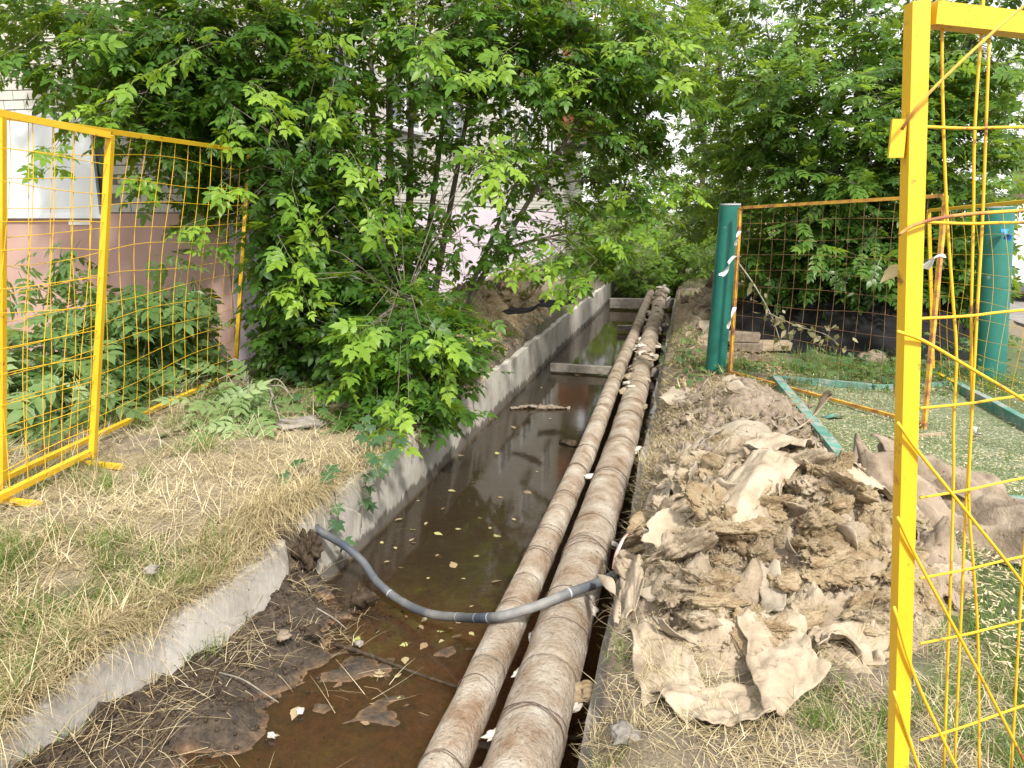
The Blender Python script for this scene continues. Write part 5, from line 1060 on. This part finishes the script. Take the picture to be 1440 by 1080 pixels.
# cut ash branches heaped behind the left fence
def cut(label, a, b, rise, width, nsp, seed, tint=(0.2, 0.8), size=0.46, hi_n=60):
    R0 = np.random.default_rng(seed); a, b = np.asarray(a, float), np.asarray(b, float); u = R0.uniform(0.15, 1, nsp)
    c = a+(b-a)*u[:, None]; c = c+R0.normal(0, width, (nsp, 3))*[1, 1, 0]; g = bank(c[:, 0], c[:, 1]); c[:, 2] = g+0.05+rise*np.abs(R0.normal(0.45, 0.35, nsp))*(1-0.4*u)
    dr = nrm(b-a)*0.7+R0.normal(0, 0.6, (nsp, 3))*[1, 1, 0.35]+[0, 0, -0.15]
    pos, ax, nr, sz, ti = spray_leaves(c, dr, np.full(nsp, 0.35), R0, 6, size, 0.5, R0.uniform(*tint, nsp), jit=0.35)
    gz_ = bank(pos[:, 0], pos[:, 1])+0.02; pos[:, 2] = np.maximum(pos[:, 2], gz_+R0.uniform(0, 0.06, len(pos)))
    ok = ~((pos[:, 1] > BY-0.15) & (pos[:, 0] < BX+0.2)); ok &= (pos[:, 0] < -4.18-(pos[:, 1]-4.0)*0.18) if a[0] < -4.2 else (pos[:, 0] > -4.12-(pos[:, 1]-4.0)*0.15+0.25)
    pos, ax, nr, sz, ti = pos[ok], ax[ok], nr[ok], sz[ok], ti[ok]
    a2 = a+[0, 0, rise*0.4+0.05]; stm = [([a2, (a2+b)/2+[0, 0, rise*0.35], b+[0, 0, 0.08]], 0.016, 0.005)]
    for q in range(4): i = R0.integers(0, nsp); m = a2+(b-a2)*max(0.1, u[i]-0.25); stm.append(([m+[0, 0, 0.1], (m+c[i])/2+[0, 0, 0.1], c[i]], 0.007, 0.003))
    plant('cut_branch', label, 'branch', a, pos, ax, nr, sz, ti, 'ash', M['leaf_cut'], stm, hi_n, 'cut branches behind the left fence', 'bark_pale')
cut('cut leafy branch heaped highest behind the left fence against the plinth', (-6.0, 6.4, 0), (-4.5, 6.2, 0), 1.25, 0.33, 60, 701, (0.05, 0.55))
cut('cut leafy branch behind the longer fence panel, right of the plinth corner', (-5.0, 6.9, 0), (-4.6, 5.6, 0), 1.35, 0.28, 60, 702, (0.1, 0.6))
cut('cut branch with pale upturned leaves in the middle of the left fence', (-5.6, 5.9, 0), (-4.45, 4.9, 0), 0.55, 0.25, 40, 703, (0.5, 1.0))
cut('cut branch with pale leaves at the left edge behind the fence', (-6.2, 5.6, 0), (-4.9, 4.5, 0), 0.7, 0.30, 40, 704, (0.35, 0.9))
cut('cut branch lying on the straw in front of the far left fence post', (-3.9, 6.2, 0), (-3.3, 5.25, 0), 0.2, 0.15, 20, 705, (0.4, 0.9), 0.36)
cut('small wilting branch on the bare soil patch beside the maple', (-3.5, 5.9, 0), (-2.9, 5.0, 0), 0.12, 0.14, 12, 706, (0.1, 0.5), 0.22, 40)
# creeper over the left wall
R0 = np.random.default_rng(811); cp = [(520, 590), (545, 600), (525, 615), (540, 625), (515, 640), (530, 570), (555, 585), (510, 605), (560, 610), (512, 655), (517, 675), (514, 690), (475, 720), (478, 748), (470, 700), (520, 700), (535, 555), (508, 580), (550, 560), (530, 605), (552, 625), (500, 590), (538, 578), (520, 632), (545, 640), (528, 648)]
pos = np.array([gx(x, y, float(xl(4.5))+0.04) if y > 640 else gz(x, y, 0.16+R0.uniform(0, 0.1)) for x, y in cp]); ax = np.stack([R0.uniform(0.2, 0.8, len(cp)), R0.uniform(-0.9, -0.2, len(cp)), R0.uniform(-0.9, -0.2, len(cp))], -1); nr = np.array([0.5, -0.6, 0.8])+R0.normal(0, 0.2, (len(cp), 3))
plant('creeper', 'five-fingered creeper hanging over the left concrete wall below the maple', 'plant', (-2.0, 4.6, 0), pos, ax, nr, R0.uniform(0.11, 0.17, len(cp)), R0.uniform(0.1, 0.6, len(cp)), 'creeper', M['leaf_creeper'],
      [([gz(530, 590, 0.1), gz(522, 640, 0.04), gx(514, 680, -1.92), gx(508, 742, -1.93)], 0.005, 0.003), ([gz(470, 690, 0.05), gx(474, 715, -1.94), gx(478, 745, -1.94)], 0.004, 0.002)])
R0 = np.random.default_rng(812); cp = [(430, 655), (445, 660), (420, 662), (438, 670)]
plant('creeper', 'small creeper sprig on the straw above the broken wall', 'plant', gz(432, 665), np.array([gz(x, y, 0.08) for x, y in cp]), R0.normal(0, 1, (4, 3))*[1, 1, .3], np.array([0, -0.4, 1])+R0.normal(0, 0.2, (4, 3)), R0.uniform(0.14, 0.18, 4), R0.uniform(0.2, 0.5, 4), 'creeper', M['leaf_creeper'], [([gz(436, 668, 0), gz(433, 662, 0.05), gz(428, 658, 0.08)], 0.003, 0.002)])
def weeds(label, cx_, cy_, rx, ry, n, seed, hgt=0.12, kind='creeper', size=0.09, mat='leaf_creeper', tint=(0.3, 0.9), hi_n=40):
    R0 = np.random.default_rng(seed); x, y = cx_+R0.normal(0, rx, n), cy_+R0.normal(0, ry, n); ok = (x > XR+0.1) | (x < xl(y)-0.05); x, y = x[ok], y[ok]; n = len(x)
    pos = np.stack([x, y, bank(x, y)+R0.uniform(0.02, hgt, n)], -1); plant('weed_patch', label, 'weeds', (cx_, cy_, 0), pos, R0.normal(0, 1, (n, 3))*[1, 1, 0.3]-[0, 0, 0.15], np.array([0, -0.3, 1])+R0.normal(0, 0.3, (n, 3)), size*R0.uniform(0.6, 1.3, n), R0.uniform(*tint, n), kind, M[mat], (), hi_n, 'weed patches')
weeds('green weeds at the foot of the left green post', 0.55, 7.9, 0.18, 0.25, 90, 821)
weeds('bright weeds under the middle of the rusty mesh fence', 1.55, 8.1, 0.35, 0.35, 170, 822, 0.16)
weeds('bright weeds in front of the black tarpaulin, right part', 2.0, 7.6, 0.22, 0.2, 120, 823, 0.2)
weeds('weeds around the foot of the right green post', 2.9, 8.6, 0.4, 0.4, 140, 824, 0.3)
weeds('weeds on the trench edge left of the left green post', 0.05, 8.6, 0.10, 0.8, 90, 825, 0.12)
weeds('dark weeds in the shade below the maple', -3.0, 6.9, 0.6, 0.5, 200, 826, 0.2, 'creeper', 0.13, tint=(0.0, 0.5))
weeds('green weeds on top of the left mound', -2.5, 8.8, 0.25, 0.6, 90, 827, 0.10)
weeds('grassy weeds between the straw and the maple', -2.9, 5.9, 0.35, 0.3, 120, 828, 0.12, 'creeper', 0.10)
# dry twig leaning on the mesh fence
R0 = np.random.default_rng(831); sp = [gy(1037, 368, 7.6), gy(1060, 400, 7.4), gy(1085, 445, 7.35), gy(1100, 490, 7.3)]; s2 = [gy(1080, 440, 7.35), gy(1120, 458, 7.3), gy(1160, 470, 7.25), gy(1180, 485, 7.2)]
C1, C2 = bez(sp, 8), bez(s2, 8); base_ = np.vstack([C1[8:], C2[4:]]); i = R0.integers(0, len(base_), 70); pos = base_[i]+R0.normal(0, 0.05, (70, 3))
plant('dry_branch', 'withered dry branch leaning on the rusty mesh fence', 'branch', gz(1100, 495), pos, R0.normal(0, 0.5, (70, 3))-[0, 0, 0.6], R0.normal(0, 1, (70, 3)), R0.uniform(0.05, 0.10, 70), R0.uniform(0.1, 0.9, 70), 'single', M['leaf_dry'], [(sp, 0.008, 0.004), (s2, 0.005, 0.002)], 70, None, 'bark_pale')
# single dry brown leaf hung in the mesh
V, Fc = LEAF['single'][1]
obj('dry_leaf', mesh('dry_leaf', V*0.20, Fc, M['leaf_fallen'], False, tint=np.full(len(V), 0.5)), loc=gy(1268, 372, 6.2), rot=(0.9, 0.7, 2.4), label='large tan dry leaf caught in the mesh beside the near yellow post', cat='leaf')
# floating leaves on the trench water
LF = [(545, 603), (660, 855), (575, 762), (640, 745), (705, 758), (690, 590), (640, 800), (600, 735), (735, 690), (755, 665), (566, 730), (585, 765), (672, 730), (610, 750), (625, 715), (700, 640), (665, 785), (590, 705), (555, 770), (630, 690), (650, 640), (720, 600), (745, 640), (690, 820), (560, 800), (600, 815), (655, 815), (700, 700), (660, 680), (780, 560), (760, 545), (800, 525), (815, 530), (830, 500), (740, 575), (775, 590), (610, 780), (536, 762), (580, 690), (720, 730), (570, 745), (548, 790), (690, 745), (600, 870), (640, 880), (660, 890), (590, 880), (620, 900), (610, 888), (630, 885), (650, 895), (572, 870), (578, 905), (555, 955), (420, 995), (500, 905), (530, 960), (600, 905), (560, 985), (570, 925), (380, 1035), (520, 1020)]
R0 = np.random.default_rng(841)
for i, (x, y) in enumerate(LF):
    p = gz(x, y, WATER); q = int(R0.integers(0, 8)); fz = float(floor(p[0], p[1]))
    V, Fc = LEAF['single' if i % 4 else 'maple'][1]; key = ('fl', i % 4 == 0, q)
    if key not in _hi: _hi[key] = mesh('fallen_leaf', V*np.array([1, 1.1, 0.35]), Fc, M['leaf_fallen'], False, tint=np.full(len(V), q/7))
    o = obj('fallen_leaf', _hi[key], loc=(p[0], p[1], max(WATER, fz)+0.006), rot=(R0.normal(0, 0.12), R0.normal(0, 0.12), R0.uniform(0, 6.28)), label=('brown', 'tan', 'yellowish')[min(2, q//3)]+' fallen '+('compound leaf' if i % 4 == 0 else 'leaflet')+(' on the far water beyond the strip of floating debris' if p[1] > 7.5 else ' on the shallow muddy puddle in front of the hose' if p[1] < 3.35 else ' floating near the left concrete wall' if p[0] < -1.55 else ' floating on the dark water near the thin pipe' if p[0] > -1.15 else ' floating in the middle of the dark trench water'), cat='leaf', group='fallen leaves on the trench water'); s = R0.choice([0.03, 0.045, 0.07, 0.09], p=[.3, .35, .25, .1])*(1.3 if i % 4 == 0 else 1); o.scale = (s, s, s)

# ------------------------------------------------------------------ small things
def stone(label, px, py, z, size, mat, seed, name='stone', cat='stone', sub=ICO3, amp=0.5, group=None):
    p = gz(px, py, z); V = lump(sub, size, seed, amp, 2.0); obj(name, mesh(name, V, sub[1], M[mat], True), loc=(p[0], p[1], z+size[2]*0.35), rot=(0, 0, seed), label=label, cat=cat, group=group)
stone('pale grey stone on the straw above the broken wall', 214, 803, -0.02, (0.03, 0.022, 0.02), 'stone', 1)
stone('flat grey stone in the grass at the bottom right of the pipes', 882, 1035, -0.02, (0.045, 0.05, 0.016), 'stone', 2)
stone('grey clod on the turf beside the pile', 1212, 645, 0.02, (0.07, 0.05, 0.04), 'stone', 3)
stone('grey rock in the weeds before the black tarpaulin', 1225, 508, 0.0, (0.20, 0.13, 0.07), 'clod_dry', 4)
stone('pale lump of foam on the mud puddle, left one', 423, 1000, -0.49, (0.020, 0.014, 0.010), 'plaster', 5)
stone('pale lump of foam on the mud puddle, lower left one', 382, 1035, -0.49, (0.022, 0.012, 0.01), 'plaster', 6)
stone('lump of grey rubble on the mud below the hose', 505, 905, -0.47, (0.018, 0.022, 0.012), 'stone', 7)
stone('pink-grey stone half buried at the foot of the slab', 400, 895, -0.36, (0.035, 0.03, 0.018), 'clod_dry', 8)
stone('brown rubble lump in the mud right of the leaning slab', 440, 890, -0.40, (0.045, 0.04, 0.022), 'clod', 9)
stone('dark wet rock where the hose leaves the mud', 512, 845, -0.45, (0.06, 0.05, 0.05), 'clod', 10)
stone('ragged piece of wool stuck between thick pipe and right wall', 825, 978, -0.26, (0.045, 0.06, 0.03), 'wool', 11, 'wool_lump', 'wool', ICO4, 0.5)
stone('brown debris clump caught under the thin pipe', 800, 625, -0.5, (0.10, 0.05, 0.03), 'clod', 12, 'debris_clump', 'debris')
stone('grey flat lump on the soil beside the maple', 425, 600, 0.02, (0.16, 0.10, 0.05), 'stone', 13)
stone('bluish cloth lump on the water between thick pipe and right bank', 897, 575, -0.42, (0.05, 0.04, 0.04), 'cloth', 14, 'rag', 'rag')
stone('lower soil clump between the leaning slab and the long left wall', 428, 782, -0.29, (0.07, 0.12, 0.14), 'clod', 23, 'soil_clump', 'soil', ICO5, 0.5)
# floating strip of reed-like debris
P = bez([gz(718, 575, -0.49), gz(745, 572, -0.485), gz(775, 573, -0.485), gz(802, 574, -0.49)], 8); P = bez(P, 4); V, Fc = tube(P, 0.035*np.sin(np.linspace(0.3, 2.8, len(P))), 10, True); V = V*[1, 1, 0.7]-[0, 0, 0.145]; V = V+0.022*np.stack([fbm(V[:, 0]*24, V[:, 1]*24, V[:, 2]*24, s, 4) for s in (1, 2, 3)], -1)
obj('floating_debris', mesh('floating_debris', V-P[0], Fc, M['clod_dry'], True), loc=P[0], label='strip of brown floating debris reaching out from the left wall', cat='debris')
# dark stick in the shallow water
for lab, pts, r in [('long dark wet stick in the shallow brown puddle', [gz(470, 905, -0.485), gz(530, 925, -0.48), gz(580, 945, -0.485), (gz(648, 968, -0.48))], 0.012), ('pale thin bent twig on the mud at the left foreground', [gz(305, 945, -0.40), gz(340, 955, -0.38), gz(372, 975, -0.42), gz(392, 988, -0.45)], 0.004), ('short pale stick poking from the mud near the hose', [gz(445, 855, -0.38), gz(470, 870, -0.40), gz(488, 885, -0.44)], 0.004)]:
    C = bez(pts, 7); V, Fc = tube(C, np.linspace(r, r*0.5, len(C))*(1+0.25*np.sin(np.arange(len(C))*2.3)), 7, True); obj('stick', mesh('stick', V-C[0], Fc, M['clod' if r > 0.008 else 'bark_pale'], True), loc=C[0], label=lab, cat='stick')
# plastic bottle wedged beside the thick pipe
bp_ = gz(836, 990, -0.30); bt = thing('plastic_bottle', 'small dirty plastic bottle with blue cap beside the thick pipe', 'bottle', bp_)
ax_ = nrm(np.array([0.05, 0.5, 0.75])); prof = [(0, 0.0), (0.002, 0.024), (0.06, 0.026), (0.075, 0.024), (0.09, 0.026), (0.12, 0.022), (0.145, 0.010), (0.155, 0.010)]
V, Fc = tube(np.array([ax_*(a-0.08) for a, _ in prof]), [b for _, b in prof], 12, True); obj('body', mesh('body', V, Fc, M['plastic_clear'], True), bt)
V, Fc = tube(np.array([ax_*0.073, ax_*0.09]), 0.013, 12, True); obj('cap', mesh('cap', V, Fc, flat('cap_teal', (0.06, 0.17, 0.24), 0.5)), bt)
# yellow lath lying on the turf
a, b = gz(1250, 617, 0.03), gz(1328, 610, 0.03); V, Fc = tube(np.array([a, (a+b)/2, b]), 0.018, 4, True, None, PI/4); obj('lath', mesh('lath', V-a, Fc, M['wood']), loc=a, label='short yellow wooden lath lying on the turf', cat='lath')
rag('crumpled clear plastic bit on the turf at the right edge', [gz(1368, 600, 0.03), gz(1373, 608, 0.05), gz(1377, 612, 0.03)], 0.07, M['cloth'], 'plastic_scrap', 'scrap')
rag('faded green cloth scrap on the turf by the standing felt strip', [gz(1160, 585, 0.03), gz(1172, 584, 0.05), gz(1184, 586, 0.03)], 0.10, M['green_board'])
# concrete blocks behind the left green post
for i, (x, y, z, l, lab) in enumerate([(1050, 492, 0.0, 0.34, 'flat concrete block behind the fence by the left green post, lower one'), (1046, 487, 0.10, 0.40, 'flat concrete block behind the fence by the left green post, upper one'), (1085, 495, 0.0, 0.45, 'long pale block lying before the black tarpaulin')]):
    p = gz(x, y, z); b = MB(); V = lump(ICO1, (1, 1, 1), 1); b.box((-l/2, -0.10, 0), (l/2, 0.10, 0.095)); Vb = np.concatenate(b.V)+np.random.default_rng(i).normal(0, 0.006, (8, 3)); obj('concrete_block', mesh('concrete_block', Vb, b.F, M['clod_dry' if i < 2 else 'wood']), loc=(p[0], 9.3+0.05*i, z), rot=(0, 0, -0.25+0.2*i), label=lab, cat='block', group='blocks behind the fence')
# black tarpaulin heap
X, Y = np.meshgrid(np.linspace(0.35, 3.3, 90), np.linspace(9.1, 12.2, 70)); rid = np.interp(X, [0.35, 0.9, 1.6, 2.4, 2.9, 3.3], [0.08, 0.52, 0.92, 1.25, 1.25, 0.6]); prof_ = sm(9.15, 10.7, Y)*(1-0.35*sm(10.8, 12.2, Y))
Z = bank(X, Y)+rid*prof_*(1+0.10*fbm(X*1.5, Y*1.5, 0, 141, 3))+0.05*ridged(X*0.5+Y*0.15, Y*1.3-X*0.5, 2.0, 143, 3)*np.minimum(1, rid*2)*sm(9.1, 9.4, Y)-0.03
ii = np.arange(X.size).reshape(X.shape); Fq = np.stack([ii[:-1, :-1], ii[:-1, 1:], ii[1:, 1:], ii[1:, :-1]], -1).reshape(-1, 4); org = np.array([1.8, 10.6, 0])
obj('tarpaulin', mesh('tarpaulin', np.stack([X, Y, Z], -1).reshape(-1, 3)-org, Fq, M['tarp'], True), loc=org, label='black plastic tarpaulin over a heap behind the rusty mesh fence', cat='tarpaulin')
# cable strung along the building
C = bez([(BX+0.05, 9, 1.75), gy(700, 292, 16), gy(860, 306, 20), gy(950, 303, 22), gy(1040, 290, 24)], 8); V, Fc = tube(C, 0.012, 5, False); obj('cable', mesh('cable', V-C[0], Fc, M['rubber'], True), loc=C[0], label='black cable sagging across behind the maple', cat='cable')

# ------------------------------------------------------------------ far background
mb = MB(); mb.box((4.6, 6, -0.08), (40, 60, 0.035)); o = mb.obj('road', M['asphalt'], kind='structure')
fb_ = thing('far_building', 'brown brick building beyond the right edge trees', 'building', (24, 36, 0)); fo = np.array([24, 36, 0])
mb = MB(); mb.box((15.3, 34, -0.1), (34, 44, 4.6)); mb.obj('wall', M['brown_brick'], fb_, org=fo)
mb = MB(); mb.box((15.0, 33.7, 4.6), (34.3, 44.3, 4.85)); mb.obj('roof', M['steel_grey'], fb_, org=fo)
for q in range(4):
    mb = MB(); mb.box((16.3+q*3.2, 33.95, 1.2), (17.9+q*3.2, 34.05, 2.9)); wq = mb.obj('window', M['frame_white'], fb_, org=fo); mb = MB(); mb.box((16.4+q*3.2, 33.90, 1.3), (17.8+q*3.2, 33.97, 2.8)); mb.obj('pane', M['glass'], wq, org=fo)
def car(label, loc, rz):
    t = thing('parked_car', label, 'car', loc); t.rotation_euler = (0, 0, rz)
    prof = [(-2.1, 0.35), (-2.15, 0.75), (-1.95, 0.95), (-1.35, 1.02), (-0.75, 1.45), (0.75, 1.48), (1.45, 1.05), (2.0, 0.98), (2.15, 0.7), (2.1, 0.35)]
    n = len(prof); V = [(x, s*0.82*(1 if z < 1.1 else 0.82), z) for s in (-1, 1) for x, z in prof]
    Fc = [tuple(range(n))[::-1], tuple(range(n, 2*n))]+[(i, (i+1) % n, n+(i+1) % n, n+i)[::-1] for i in range(n)]
    obj('body', mesh('body', np.array(V), Fc, M['car_paint']), t)
    for s in (-1, 1):
        b = MB(); b.add([(-1.15, s*0.80, 1.06), (-0.68, s*0.70, 1.40), (0.68, s*0.70, 1.42), (1.25, s*0.80, 1.08), (-1.15, s*0.82, 1.06), (-0.68, s*0.72, 1.40), (0.68, s*0.72, 1.42), (1.25, s*0.82, 1.08)], [(0, 1, 2, 3), (7, 6, 5, 4), (0, 4, 5, 1), (1, 5, 6, 2), (2, 6, 7, 3), (3, 7, 4, 0)]); b.obj('side_window', M['glass'], t)
        for x in (-1.35, 1.35):
            V, Fc = tube(np.array([(x, s*0.70, 0.32), (x, s*0.84, 0.32)]), 0.32, 20, True); wh = obj('wheel', mesh('wheel', V, Fc, M['rubber']), t)
            V, Fc = tube(np.array([(x, s*0.845, 0.32), (x, s*0.855, 0.32)]), 0.18, 16, True); obj('rim', mesh('rim', V, Fc, M['steel_grey']), wh)
    b = MB(); b.box((-2.17, -0.75, 0.62), (-2.10, -0.5, 0.78)); b.obj('tail_light', M['red'], t); b = MB(); b.box((-2.17, 0.5, 0.62), (-2.10, 0.75, 0.78)); b.obj('tail_light', M['red'], t)
p = gz(1436, 424); car('silver parked car half hidden at the right edge', (p[0]+1.2, p[1]+0.8, 0.035), 0.35)
# grey meter cabinet with yellow top, seen above the right green post
p = gz(1418, 375); cb_ = thing('meter_cabinet', 'pale grey cabinet with yellow top beyond the right green post', 'cabinet', (p[0], p[1], 0.03))
mb = MB(); mb.box((-0.3, -0.2, 0), (0.3, 0.2, 1.75)); mb.obj('body', M['panel_white'], cb_); mb = MB(); mb.box((-0.32, -0.22, 1.75), (0.32, 0.22, 1.85)); mb.obj('lid', M['yellow'], cb_)
